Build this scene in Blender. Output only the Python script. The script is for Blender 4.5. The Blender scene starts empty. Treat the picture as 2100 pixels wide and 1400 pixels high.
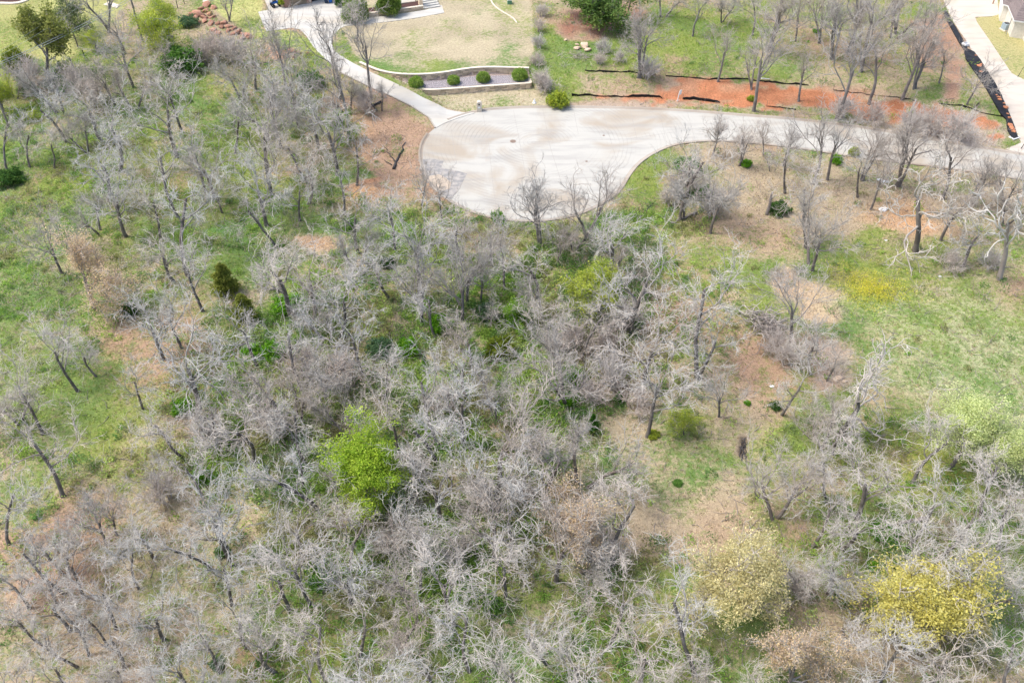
import bpy, bmesh, math, random
import numpy as np
from mathutils import Vector, Matrix, geometry
R = math.radians
rng = np.random.default_rng(7)
random.seed(7)
scene = bpy.context.scene
C = scene.collection

# ---------------------------------------------------------------- camera, sky, sun, exposure
CAM_H, PITCH, FPX = 65.7, R(42.5), 1900.0
cam_d = bpy.data.cameras.new('camera'); cam = bpy.data.objects.new('camera', cam_d); C.objects.link(cam)
cam.location = (0, 0, CAM_H); cam.rotation_euler = (math.pi/2 - PITCH, 0, 0)
cam_d.sensor_width = 36; cam_d.lens = FPX/2100*36; cam_d.clip_start = 0.5; cam_d.clip_end = 6000
scene.camera = cam
SUN_EL, SUN_AZ = R(60), R(-85)          # azimuth measured from +Y towards +X
world = bpy.data.worlds.new('World'); scene.world = world; world.use_nodes = True
wn = world.node_tree; bg = wn.nodes['Background']
sky = wn.nodes.new('ShaderNodeTexSky'); sky.sky_type = 'NISHITA'; sky.sun_disc = False
sky.sun_elevation = SUN_EL; sky.sun_rotation = SUN_AZ; sky.air_density = 1.0; sky.dust_density = 3.5; sky.ozone_density = 0.6
wn.links.new(sky.outputs[0], bg.inputs[0]); bg.inputs[1].default_value = 0.15
sun_d = bpy.data.lights.new('sun', 'SUN'); sun = bpy.data.objects.new('sun', sun_d); C.objects.link(sun)
sun_d.energy = 1.5; sun_d.angle = R(14); sun_d.color = (1.0, 0.965, 0.90)
sd = Vector((math.sin(SUN_AZ)*math.cos(SUN_EL), math.cos(SUN_AZ)*math.cos(SUN_EL), math.sin(SUN_EL)))
sun.rotation_euler = sd.to_track_quat('Z', 'Y').to_euler()
scene.view_settings.view_transform = 'Standard'; scene.view_settings.look = 'None'
scene.view_settings.gamma = 1.0; scene.view_settings.use_curve_mapping = False
scene.view_settings.exposure = 1.12
scene.cycles.max_bounces = 6; scene.cycles.diffuse_bounces = 4

# ---------------------------------------------------------------- photo -> place
cp, sp = math.cos(PITCH), math.sin(PITCH)
def ray(px, py):
    u = (np.asarray(px, float)-1050)/FPX; v = (700-np.asarray(py, float))/FPX
    return u, cp+v*sp, -sp+v*cp
def at_z(px, py, z=0.0):
    dx, dy, dz = ray(px, py); t = (z-CAM_H)/dz
    return dx*t, dy*t
def proj(x, y, z=0.0):
    zz = z-CAM_H
    depth = y*cp - zz*sp
    return 1050+FPX*x/depth, 700-FPX*(y*sp+zz*cp)/depth
def scale_at(x, y, z=0.0): return FPX/(y*cp-(z-CAM_H)*sp)

def W(pts, z=0.0): return np.array([at_z(px, py, z) for px, py in pts])
def inside(P, x, y):
    x = np.asarray(x, float); y = np.asarray(y, float); r = np.zeros(x.shape, bool); n = len(P)
    for i in range(n):
        x1, y1 = P[i]; x2, y2 = P[(i+1) % n]
        if y1 == y2: continue
        c = ((y1 > y) != (y2 > y)) & (x < (x2-x1)*(y-y1)/(y2-y1)+x1); r ^= c
    return r
def dist_poly(P, x, y, closed=True):
    x = np.asarray(x, float); y = np.asarray(y, float); d = np.full(x.shape, 1e9); n = len(P)
    for i in range(n if closed else n-1):
        a = P[i]; b = P[(i+1) % n]; ab = b-a; L = (ab**2).sum()+1e-9
        t = np.clip(((x-a[0])*ab[0]+(y-a[1])*ab[1])/L, 0, 1)
        d = np.minimum(d, np.hypot(x-a[0]-t*ab[0], y-a[1]-t*ab[1]))
    return d
def sstep(t): t = np.clip(t, 0, 1); return t*t*(3-2*t)
# cheap smooth value noise in world metres
_tab = np.random.default_rng(3).random((256, 256))
def vnoise(x, y, s, o=0):
    x = np.asarray(x, float)/s+o*17.3+1000; y = np.asarray(y, float)/s+o*9.1+1000
    xi = np.floor(x).astype(int); yi = np.floor(y).astype(int); fx = sstep(x-xi); fy = sstep(y-yi)
    g = lambda a, b: _tab[a % 256, b % 256]
    return (g(xi, yi)*(1-fx)+g(xi+1, yi)*fx)*(1-fy)+(g(xi, yi+1)*(1-fx)+g(xi+1, yi+1)*fx)*fy

def smooth_line(pts, it=2, closed=False):
    P = [np.array(p, float) for p in pts]
    for _ in range(it):
        Q = [] if closed else [P[0]]
        n = len(P)
        for i in range(n if closed else n-1):
            a, b = P[i], P[(i+1) % n]; Q += [a*.75+b*.25, a*.25+b*.75]
        if not closed: Q.append(P[-1])
        P = Q
    return np.array(P)
north_px = smooth_line([(893,262),(912,250),(940,239),(975,229),(1010,224),(1060,221),(1140,220),(1240,221),(1340,224),(1430,229),(1500,235),(1643,246),(1786,264),(1929,290),(2071,313),(2150,326),(2400,370)], 1)
south_px = smooth_line([(2400,425),(2250,395),(2100,369),(2000,354),(1929,343),(1843,334),(1757,323),(1671,309),(1586,298),(1500,290),(1440,289),(1380,297),(1340,314),(1310,334),(1290,358),(1272,390),(1240,415),(1205,433),(1165,446),(1110,454),(1050,453),(1000,445),(955,430),(915,408),(885,380),(868,350),(861,318),(866,293),(878,275)], 1)
STREET = W(np.vstack([north_px, south_px]))
NORTH = W(north_px)
def y_north(x): return np.interp(x, NORTH[:, 0], NORTH[:, 1])
TOP_Z, BED_Z = 1.9, 0.95
upper_wall_px = [(738,128),(768,142),(800,150),(830,153),(870,153),(910,149),(945,143),(975,139),(1010,138),(1050,139),(1085,140)]
lower_wall_px = [(752,142),(785,155),(815,168),(845,179),(868,185),(905,184),(960,180),(1030,175),(1088,171)]
UW = W(upper_wall_px, TOP_Z); LW = W(lower_wall_px, BED_Z)
TERR = np.vstack([LW, UW[::-1]])                       # terraced bed between the two walls
LAWN = np.vstack([UW, W([(1098,90),(1088,0),(1080,-60),(700,-60),(700,60)], TOP_Z)])
DRIVE1_px = [(893,262),(880,241),(843,217),(800,196),(766,182),(733,166),(700,149),(683,137),(668,121),(652,106),(640,92),(628,73),(614,60),(597,57),(546,64),(529,24),(551,20),(543,0),(538,-14),(640,-30),(700,-10),(712,40),(751,37),(800,31),(874,20),(906,10),(911,26),(850,37),(790,45),(740,50),(709,53),(697,58),(684,72),(681,87),(686,104),(697,113),(724,129),(757,146),(786,159),(837,183),(868,200),(917,224),(950,230),(975,231),(940,241),(912,252)]
DRIVE2_px = [(2062,305),(2095,292),(2088,280),(2070,245),(2045,190),(2015,140),(1985,88),(1952,40),(1938,8),(1930,-20),(2045,-20),(2048,30),(2036,33),(2000,35),(2004,46),(2028,80),(2060,128),(2075,150),(2100,163),(2160,190),(2160,325),(2120,322)]
def h_base(x, y):
    x = np.asarray(x, float); y = np.asarray(y, float)
    yn = y_north(x)
    ramp = sstep((y-yn-1.0)/14.0)
    r = 0.12+ramp*1.78
    und = ((vnoise(x, y, 9)-.5)*.5+(vnoise(x, y, 4, 1)-.5)*.22)
    south = (y < yn-6)
    und = und*np.where(south, 1.0, .4)*sstep(dist_poly(STREET, x, y)/5.0)
    return r+und*np.where(y > 129, .35, 1)
def h(x, y):
    x = np.asarray(x, float); y = np.asarray(y, float)
    r = h_base(x, y)
    inT = inside(TERR, x, y); inL = inside(LAWN, x, y)
    lowfront = inside(FRONT, x, y)
    r = np.where(lowfront, 0.12+.05*sstep((y-117)/8), r)
    r = np.where(inL, TOP_Z, r); r = np.where(inT, BED_Z, r)
    return r
FRONT = np.vstack([W([(868,200),(917,224),(950,230),(975,231),(1060,220),(1130,219)]), W([(1120,190),(1095,176)], .15), LW[::-1][:5]])
def at(px, py, dz=0.0):
    z = np.zeros_like(np.asarray(px, float))+.2
    for _ in range(7):
        x, y = at_z(px, py, z+dz); z = z*.3+.7*h(x, y)
    x, y = at_z(px, py, z+dz)
    return float(x), float(y), float(h(x, y))

DRIVE1 = W(DRIVE1_px); DRIVE2 = W(DRIVE2_px)
def drape_pts(pxs):
    return np.array([at_drive(px, py)[:2] for px, py in pxs])
def at_drive(px, py):
    z = .2
    for _ in range(7):
        x, y = at_z(px, py, z); z = float(h_base(x, y))
    return float(x), float(y), z
DRIVE1 = drape_pts(DRIVE1_px); DRIVE2 = drape_pts(DRIVE2_px)

# ---------------------------------------------------------------- materials
def mat(name, col, rough=.85, var=.15, scale=6.0, bump=0.0, objvar=0.0, spec=.2, attr=None, trans=0.0, metal=0.0, col2=None):
    m = bpy.data.materials.new(name); m.use_nodes = True; nt = m.node_tree; N = nt.nodes; L = nt.links
    b = N['Principled BSDF']; b.inputs['Roughness'].default_value = rough; b.inputs['Specular IOR Level'].default_value = spec
    b.inputs['Metallic'].default_value = metal
    tc = N.new('ShaderNodeTexCoord'); no = N.new('ShaderNodeTexNoise'); no.inputs['Scale'].default_value = scale; no.inputs['Detail'].default_value = 5
    L.new(tc.outputs['Object'], no.inputs['Vector'])
    if attr:
        src = N.new('ShaderNodeAttribute'); src.attribute_name = attr; c = src.outputs['Color']
    elif col2:
        mx = N.new('ShaderNodeMix'); mx.data_type = 'RGBA'; mx.inputs[6].default_value = (*col, 1); mx.inputs[7].default_value = (*col2, 1)
        rp = N.new('ShaderNodeValToRGB'); rp.color_ramp.elements[0].position = .42; rp.color_ramp.elements[1].position = .6
        L.new(no.outputs[0], rp.inputs[0]); L.new(rp.outputs[0], mx.inputs[0]); c = mx.outputs[2]
    else:
        rgb = N.new('ShaderNodeRGB'); rgb.outputs[0].default_value = (*col, 1); c = rgb.outputs[0]
    mr = N.new('ShaderNodeMapRange'); mr.inputs[1].default_value = .25; mr.inputs[2].default_value = .75
    mr.inputs[3].default_value = 1-var; mr.inputs[4].default_value = 1+var
    L.new(no.outputs[0], mr.inputs[0]); val = mr.outputs[0]
    if objvar:
        oi = N.new('ShaderNodeObjectInfo'); m2 = N.new('ShaderNodeMapRange'); m2.inputs[3].default_value = 1-objvar; m2.inputs[4].default_value = 1+objvar
        L.new(oi.outputs['Random'], m2.inputs[0]); mm = N.new('ShaderNodeMath'); mm.operation = 'MULTIPLY'
        L.new(val, mm.inputs[0]); L.new(m2.outputs[0], mm.inputs[1]); val = mm.outputs[0]
    vm = N.new('ShaderNodeVectorMath'); vm.operation = 'SCALE'; L.new(c, vm.inputs[0]); L.new(val, vm.inputs['Scale'])
    L.new(vm.outputs[0], b.inputs['Base Color'])
    if bump:
        bp = N.new('ShaderNodeBump'); bp.inputs['Strength'].default_value = bump; bp.inputs['Distance'].default_value = .05
        L.new(no.outputs[0], bp.inputs['Height']); L.new(bp.outputs[0], b.inputs['Normal'])
    if trans:
        out = N['Material Output']; tr = N.new('ShaderNodeBsdfTranslucent'); L.new(vm.outputs[0], tr.inputs[0])
        ms = N.new('ShaderNodeMixShader'); ms.inputs[0].default_value = trans
        L.new(b.outputs[0], ms.inputs[1]); L.new(tr.outputs[0], ms.inputs[2]); L.new(ms.outputs[0], out.inputs[0])
    return m

def bark_mat(name, dark, pale, warm=(1.05, .985, .93)):
    """dark trunk bark running to pale lichen-grey twigs (attribute 'pale'), tinted tree by tree"""
    m = bpy.data.materials.new(name); m.use_nodes = True; nt = m.node_tree; N = nt.nodes; L = nt.links; b = N['Principled BSDF']
    b.inputs['Roughness'].default_value = .9; b.inputs['Specular IOR Level'].default_value = .1
    at_ = N.new('ShaderNodeAttribute'); at_.attribute_name = 'pale'
    tc = N.new('ShaderNodeTexCoord'); no = N.new('ShaderNodeTexNoise'); no.inputs['Scale'].default_value = 2.2; no.inputs['Detail'].default_value = 4
    L.new(tc.outputs['Object'], no.inputs['Vector'])
    a = N.new('ShaderNodeMath'); a.operation = 'ADD'; sb = N.new('ShaderNodeMath'); sb.operation = 'MULTIPLY_ADD'; sb.inputs[1].default_value = 1.1; sb.inputs[2].default_value = -.55
    L.new(no.outputs[0], sb.inputs[0]); L.new(at_.outputs['Fac'], a.inputs[0]); L.new(sb.outputs[0], a.inputs[1]); a.use_clamp = True
    mx = N.new('ShaderNodeMix'); mx.data_type = 'RGBA'; mx.inputs[6].default_value = (*dark, 1); mx.inputs[7].default_value = (*pale, 1)
    L.new(a.outputs[0], mx.inputs[0])
    oi = N.new('ShaderNodeObjectInfo'); tint = N.new('ShaderNodeMix'); tint.data_type = 'RGBA'
    tint.inputs[6].default_value = (.97, .985, .99, 1); tint.inputs[7].default_value = (*warm, 1); L.new(oi.outputs['Random'], tint.inputs[0])
    mu = N.new('ShaderNodeMix'); mu.data_type = 'RGBA'; mu.blend_type = 'MULTIPLY'; mu.inputs[0].default_value = 1
    L.new(mx.outputs[2], mu.inputs[6]); L.new(tint.outputs[2], mu.inputs[7]); L.new(mu.outputs[2], b.inputs['Base Color'])
    return m

M = {}
M['bark'] = bark_mat('oak_bark', (.12, .108, .10), (.545, .525, .49))
M['bark_soft'] = bark_mat('fine_twig_bark', (.14, .125, .118), (.45, .425, .39))
M['bark_brush'] = bark_mat('brush_bark', (.26, .23, .21), (.60, .555, .52))
M['bark_dark'] = bark_mat('dark_bark', (.13, .12, .118), (.45, .42, .385))
M['bark_white'] = bark_mat('bleached_wood', (.24, .22, .21), (.52, .49, .45))
M['leaf'] = mat('leaves', (0,0,0), attr='col', trans=.5, var=.12, scale=3, objvar=.08)
M['brush'] = mat('brush_twigs', (0,0,0), attr='col', var=.15, scale=2)
M['concrete'] = None
M['stone'] = mat('tan_stone', (.60, .47, .33), var=.2, scale=3, objvar=.34, bump=.4, col2=(.52, .42, .31))
M['cap'] = mat('pale_cap_stone', (.60, .53, .43), var=.08, scale=4)
M['white'] = mat('white_paint', (.75, .75, .74), rough=.5, var=.05)
M['black'] = mat('black_fabric', (.018, .018, .021), rough=.6, var=.35, scale=2, bump=.3)
M['wood'] = mat('stake_wood', (.28, .21, .15), var=.2)
M['darkwood'] = mat('charred_wood', (.055, .05, .05), var=.5, scale=5, bump=.4)
M['log'] = mat('grey_log', (.24, .21, .19), var=.35, scale=6, bump=.4)
M['redrock'] = mat('red_sandstone', (.33, .17, .11), var=.3, scale=1.6, objvar=.3, bump=.5, col2=(.30, .17, .13))
M['palerock'] = mat('pale_rock', (.50, .38, .28), var=.2, scale=2, objvar=.15, bump=.4)
M['roof'] = mat('shingle_roof', (.17, .14, .135), var=.22, scale=5, objvar=.12)
M['brickwhite'] = mat('white_stone_veneer', (.66, .62, .55), var=.14, scale=3, bump=.3, objvar=.1)
M['brickred'] = mat('brown_brick', (.33, .20, .15), var=.15, scale=4, objvar=.15)
M['door'] = mat('garage_door_paint', (.26, .20, .14), rough=.6, var=.08)
M['dark'] = mat('dark_shade_paint', (.03, .03, .035), var=.1)
M['glass'] = mat('window_glass', (.04, .05, .06), rough=.1, spec=.6, var=.05)
M['metal'] = mat('grey_metal', (.35, .36, .37), rough=.45, metal=.6, var=.06)
M['blue'] = mat('blue_plastic', (.02, .12, .42), rough=.4, var=.06)
M['navy'] = mat('dark_blue_plastic', (.03, .05, .09), rough=.5, var=.06)
M['green_box'] = mat('utility_green', (.12, .25, .16), rough=.5, var=.05)
M['rubber'] = mat('rubber', (.02, .02, .02), var=.1)
M['gravel'] = mat('grey_gravel', (.19, .175, .19), var=.5, scale=7, bump=1.0, col2=(.31, .285, .29))
M['iron'] = mat('rusty_iron', (.20, .15, .12), var=.2)
M['mulch'] = mat('dark_mulch', (.07, .035, .03), var=.3, scale=8)
M['silt'] = mat('grey_silt', (.25, .245, .24), var=.2, scale=1.5, bump=.3, col2=(.31, .29, .265))

def concrete(name, base, stain, joints=False):
    m = bpy.data.materials.new(name); m.use_nodes = True; nt = m.node_tree; N = nt.nodes; L = nt.links; b = N['Principled BSDF']
    b.inputs['Roughness'].default_value = .85; b.inputs['Specular IOR Level'].default_value = .2
    tc = N.new('ShaderNodeTexCoord')
    def noise(s, d=6, dist=0.0, sc=None):
        n = N.new('ShaderNodeTexNoise'); n.inputs['Scale'].default_value = s; n.inputs['Detail'].default_value = d; n.inputs['Distortion'].default_value = dist
        if sc:
            mp = N.new('ShaderNodeMapping'); mp.inputs['Scale'].default_value = sc; mp.inputs['Rotation'].default_value = (0, 0, .35)
            L.new(tc.outputs['Object'], mp.inputs[0]); L.new(mp.outputs[0], n.inputs['Vector'])
        else: L.new(tc.outputs['Object'], n.inputs['Vector'])
        return n
    n1 = noise(.12, 5, 1.0); n2 = noise(.5, 8, .4, (.35, 1.8, 1)); n3 = noise(9, 3)
    def ramp(n, a, c):
        r = N.new('ShaderNodeMapRange'); r.inputs[1].default_value = a; r.inputs[2].default_value = c; L.new(n.outputs[0], r.inputs[0]); return r
    f1 = ramp(n1, .47, .66); f2 = ramp(n2, .47, .68)
    mx = N.new('ShaderNodeMix'); mx.data_type = 'RGBA'; mx.inputs[6].default_value = (*base, 1); mx.inputs[7].default_value = (*stain, 1)
    mm = N.new('ShaderNodeMath'); mm.operation = 'MULTIPLY'; mm.inputs[1].default_value = .95; L.new(f1.outputs[0], mm.inputs[0]); L.new(mm.outputs[0], mx.inputs[0])
    m2 = N.new('ShaderNodeMix'); m2.data_type = 'RGBA'; m2.inputs[7].default_value = (base[0]*.72, base[1]*.72, base[2]*.74, 1)
    mm2 = N.new('ShaderNodeMath'); mm2.operation = 'MULTIPLY'; mm2.inputs[1].default_value = .6; L.new(f2.outputs[0], mm2.inputs[0]); L.new(mm2.outputs[0], m2.inputs[0])
    L.new(mx.outputs[2], m2.inputs[6])
    if joints:
        mp = N.new('ShaderNodeMapping'); mp.inputs['Location'].default_value = joints; L.new(tc.outputs['Object'], mp.inputs[0])
        wv = N.new('ShaderNodeTexWave'); wv.wave_type = 'RINGS'; wv.rings_direction = 'Z'; wv.inputs['Scale'].default_value = .55; wv.inputs['Distortion'].default_value = 3.5; wv.inputs['Detail'].default_value = 4; wv.inputs['Detail Scale'].default_value = .4
        L.new(mp.outputs[0], wv.inputs['Vector']); n4 = noise(.16, 4, .5); f4 = ramp(n4, .46, .66); f5 = N.new('ShaderNodeMapRange'); f5.inputs[1].default_value = .72; f5.inputs[2].default_value = .98; L.new(wv.outputs['Fac'], f5.inputs[0])
        mm3 = N.new('ShaderNodeMath'); mm3.operation = 'MULTIPLY'; L.new(f4.outputs[0], mm3.inputs[0]); L.new(f5.outputs[0], mm3.inputs[1]); mm4 = N.new('ShaderNodeMath'); mm4.operation = 'MULTIPLY'; mm4.inputs[1].default_value = .32; L.new(mm3.outputs[0], mm4.inputs[0])
        m3 = N.new('ShaderNodeMix'); m3.data_type = 'RGBA'; m3.inputs[7].default_value = (base[0]*.45, base[1]*.45, base[2]*.47, 1); L.new(mm4.outputs[0], m3.inputs[0]); L.new(m2.outputs[2], m3.inputs[6]); m2 = m3
    mr = N.new('ShaderNodeMapRange'); mr.inputs[3].default_value = .93; mr.inputs[4].default_value = 1.06; L.new(n3.outputs[0], mr.inputs[0])
    vm = N.new('ShaderNodeVectorMath'); vm.operation = 'SCALE'; L.new(m2.outputs[2], vm.inputs[0]); L.new(mr.outputs[0], vm.inputs['Scale'])
    L.new(vm.outputs[0], b.inputs['Base Color'])
    return m
M['concrete'] = concrete('street_concrete', (.41, .40, .362), (.335, .29, .23), joints=(-3.0, -112.0, 0))
M['drive'] = concrete('driveway_concrete', (.46, .448, .408), (.42, .38, .315))
M['drive2'] = concrete('tan_driveway_concrete', (.49, .44, .375), (.44, .38, .30))
M['curb'] = concrete('curb_concrete', (.35, .31, .26), (.27, .22, .17))

# ---------------------------------------------------------------- mesh helpers
def link(name, me, m=None, parent=None):
    o = bpy.data.objects.new(name, me); C.objects.link(o)
    if m is not None and me is not None and not me.materials: me.materials.append(m)
    if parent is not None: o.parent = parent
    return o
def mesh_np(name, V, F, m=None, attrs=None, smooth=True):
    """V (n,3); F (k,3|4) int array or list of arrays"""
    Fs = F if isinstance(F, list) else [F]
    me = bpy.data.meshes.new(name)
    V = np.asarray(V, np.float32); me.vertices.add(len(V)); me.vertices.foreach_set('co', V.ravel())
    tot = np.concatenate([np.full(len(f), f.shape[1], np.int32) for f in Fs]) if Fs else np.zeros(0, np.int32)
    idx = np.concatenate([np.asarray(f, np.int32).ravel() for f in Fs])
    me.loops.add(len(idx)); me.loops.foreach_set('vertex_index', idx)
    me.polygons.add(len(tot)); st = np.concatenate([[0], np.cumsum(tot)[:-1]]).astype(np.int32)
    me.polygons.foreach_set('loop_start', st); me.polygons.foreach_set('loop_total', tot)
    me.polygons.foreach_set('use_smooth', np.full(len(tot), smooth))
    for k, a in (attrs or {}).items():
        a = np.asarray(a, np.float32)
        if a.ndim == 1:
            at_ = me.attributes.new(k, 'FLOAT', 'POINT'); at_.data.foreach_set('value', a)
        else:
            if a.shape[1] == 3: a = np.hstack([a, np.ones((len(a), 1), np.float32)])
            at_ = me.attributes.new(k, 'FLOAT_COLOR', 'POINT'); at_.data.foreach_set('color', a.ravel())
    me.update(); me.validate(clean_customdata=False)
    if m: me.materials.append(m)
    return me
def tag(o, label=None, cat=None, group=None, kind=None):
    if label: o['label'] = label
    if cat: o['category'] = cat
    if group: o['group'] = group
    if kind: o['kind'] = kind
    return o
def empty(name, loc, rz=0.0, label=None, cat=None, group=None):
    o = bpy.data.objects.new(name, None); C.objects.link(o); o.location = loc; o.rotation_euler = (0, 0, rz); o.empty_display_size = .3
    return tag(o, label, cat, group)
def box_me(name, sx, sy, sz, m, bev=0.0, z0=0.0, jitter=0.0, seg=1):
    bm = bmesh.new(); bmesh.ops.create_cube(bm, size=1)
    for v in bm.verts: v.co = Vector((v.co.x*sx, v.co.y*sy, (v.co.z+.5)*sz+z0))
    if bev: bmesh.ops.bevel(bm, geom=bm.edges[:], offset=bev, segments=seg, affect='EDGES')
    if jitter:
        for v in bm.verts: v.co += Vector((random.uniform(-1, 1), random.uniform(-1, 1), random.uniform(-1, 1)))*jitter
    me = bpy.data.meshes.new(name); bm.to_mesh(me); bm.free(); me.materials.append(m); return me
def cyl_me(name, r1, r2, hh, m, n=14, z0=0.0):
    bm = bmesh.new(); bmesh.ops.create_cone(bm, cap_ends=True, segments=n, radius1=r1, radius2=r2, depth=hh)
    for v in bm.verts: v.co.z += hh/2+z0
    me = bpy.data.meshes.new(name); bm.to_mesh(me); bm.free(); me.materials.append(m); return me
def put(name, me, parent, loc=(0, 0, 0), rot=(0, 0, 0), scl=(1, 1, 1)):
    o = link(name, me, None, parent); o.location = loc; o.rotation_euler = rot; o.scale = scl; return o
def rock_me(name, m, seed, flat=.6, sub=2):
    rg = random.Random(seed); bm = bmesh.new(); bmesh.ops.create_icosphere(bm, subdivisions=sub, radius=.5)
    ax = [Vector((rg.gauss(0, 1), rg.gauss(0, 1), rg.gauss(0, 1))).normalized() for _ in range(9)]
    off = [rg.uniform(.22, .40) for _ in ax]
    for v in bm.verts:
        for a, d in zip(ax, off):
            t = v.co.dot(a)
            if t > d: v.co -= a*(t-d)
        v.co *= 1+rg.uniform(-.03, .03); v.co.z *= flat
    me = bpy.data.meshes.new(name); bm.to_mesh(me); bm.free(); me.materials.append(m); return me

def tubes(P, Rad, k):
    """P (N,n,3) polylines, Rad (N,n) -> verts, quads, plus per-vertex branch index"""
    N_, n, _ = P.shape
    T = np.empty_like(P); T[:, 1:-1] = P[:, 2:]-P[:, :-2]; T[:, 0] = P[:, 1]-P[:, 0]; T[:, -1] = P[:, -1]-P[:, -2]
    T /= np.linalg.norm(T, axis=2, keepdims=True)+1e-9
    ref = np.where(np.abs(T[:, :1, 2:3]) > .8, np.array([1., 0, 0]), np.array([0., 0, 1.])); ref = np.broadcast_to(ref, P.shape)
    U = np.cross(T, ref); U /= np.linalg.norm(U, axis=2, keepdims=True)+1e-9; V_ = np.cross(T, U)
    a = np.arange(k)*2*np.pi/k
    ring = P[:, :, None]+Rad[:, :, None, None]*(np.cos(a)[None, None, :, None]*U[:, :, None]+np.sin(a)[None, None, :, None]*V_[:, :, None])
    base = (np.arange(N_)*n*k)[:, None, None]+(np.arange(n-1)*k)[None, :, None]
    j = np.arange(k)[None, None]; j2 = (j+1) % k
    F = np.stack([base+j, base+j2, base+k+j2, base+k+j], -1).reshape(-1, 4)
    return ring.reshape(-1, 3), F
def grow(start, d, L, r0, r1, n, crook, up, g):
    N_ = len(start); P = np.empty((N_, n+1, 3)); P[:, 0] = start; cur = d.copy()
    for i in range(n):
        cur = cur+g.normal(0, crook, (N_, 3)); cur[:, 2] += up
        cur /= np.linalg.norm(cur, axis=1, keepdims=True)+1e-9
        P[:, i+1] = P[:, i]+cur*(L/n)[:, None]
    t = np.linspace(0, 1, n+1)[None]; Rr = r0[:, None]*(1-t)+r1[:, None]*t
    return P, Rr
def spawn(P, Rr, per, tmin, ang, g, Lf, L, tip=True):
    """children of every branch: starts, dirs, lengths, radii"""
    N_, n, _ = P.shape; S = []; D = []; LL = []; RR = []
    for c in range(per):
        t = tmin+(1-tmin)*(c+g.random(N_))/per*.999
        if tip and c == per-1: t = np.full(N_, .995)
        f = t*(n-1); i = np.minimum(f.astype(int), n-2); fr = (f-i)[:, None]; ar = np.arange(N_)
        p = P[ar, i]*(1-fr)+P[ar, i+1]*fr; tg = P[ar, i+1]-P[ar, i]; tg /= np.linalg.norm(tg, axis=1, keepdims=True)+1e-9
        rr = Rr[ar, i]*(1-fr[:, 0])+Rr[ar, i+1]*fr[:, 0]
        rnd = g.normal(0, 1, (N_, 3)); perp = rnd-(rnd*tg).sum(1, keepdims=True)*tg; perp /= np.linalg.norm(perp, axis=1, keepdims=True)+1e-9
        a = g.uniform(ang[0], ang[1], N_)*(.45 if tip and c == per-1 else 1)
        dd = tg*np.cos(a)[:, None]+perp*np.sin(a)[:, None]
        S.append(p); D.append(dd); LL.append(L*Lf*g.uniform(.6, 1.15, N_)*(1.15-.45*t)); RR.append(rr)
    return np.vstack(S), np.vstack(D), np.concatenate(LL), np.concatenate(RR)

def cat(parts):
    V = []; F = []; A = []; o = 0
    for v, f, a in parts:
        V.append(v); F.append(f+o); A.append(a); o += len(v)
    return np.vstack(V), np.vstack(F), np.concatenate(A)

def skeleton(seed, trunk_h=2.6, r=.20, limbs=4, spread=(.5, 1.0), stems=1, per=(6, 5, 4), L1=3.6, crook=1.0, up=.05, fine=1.0, tw=.011, pale=(.08, .32, .65, .9, 1.0), lean=.12, lf=(.55, .55, .55)):
    g = np.random.default_rng(seed)
    st = np.zeros((stems, 3)); st[:, :2] = g.normal(0, .12 if stems > 1 else 0, (stems, 2)); st[:, 2] = -.3
    d = np.tile([0, 0, 1.], (stems, 1)); d[:, :2] += g.normal(0, .26 if stems > 1 else lean, (stems, 2))
    d /= np.linalg.norm(d, axis=1, keepdims=True)
    L0 = np.full(stems, trunk_h+.3)*g.uniform(.85, 1.15, stems)
    P0, R0 = grow(st, d, L0, np.full(stems, r), np.full(stems, r*.62), 6, .10*crook, .02, g)
    R0[:, 0] *= 1.35; tr = [(*tubes(P0, R0, 8), pale[0])]
    S, D, LL, RR = spawn(P0, R0, limbs, .55, spread, g, 1.0, np.full(stems, L1))
    D[:, 2] = np.maximum(D[:, 2], .12)
    P1, R1 = grow(S, D, LL, RR*g.uniform(.42, .62, len(RR)), RR*.13, 9, .26*crook, up, g)
    br = [(*tubes(P1, R1, 6), pale[1])]
    S, D, LL, RR = spawn(P1, R1, per[0], .18, (.5, 1.15), g, lf[0], LL)
    P2, R2 = grow(S, D, LL, np.maximum(RR*.5, tw*1.9), np.maximum(RR*.16, tw*1.2), 7, .28*crook, up*.8, g)
    br.append((*tubes(P2, R2, 5), pale[2]))
    S, D, LL, RR = spawn(P2, R2, per[1], .15, (.45, 1.15), g, lf[1], LL)
    P3, R3 = grow(S, D, LL, np.maximum(RR*.6, tw*1.4), np.full(len(RR), tw*.95), 5, .29*crook, up*.6, g)
    br.append((*tubes(P3, R3, 4), pale[3]))
    S, D, LL, RR = spawn(P3, R3, per[2], .12, (.4, 1.1), g, lf[2], LL)
    P4, R4 = grow(S, D, np.maximum(LL, .3), np.full(len(RR), tw*.95), np.full(len(RR), tw*.4), 3, .28*crook, up*.3, g)
    br.append((*tubes(P4, R4, 3), pale[4]))
    def build(parts):
        V = []; F = []; A = []; o = 0
        for v, f, a in parts: V.append(v); F.append(f+o); A.append(np.full(len(v), a)); o += len(v)
        return np.vstack(V), np.vstack(F), np.concatenate(A)
    return build(tr), build(br), P4[:, -1], P3.reshape(-1, 3)

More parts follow.
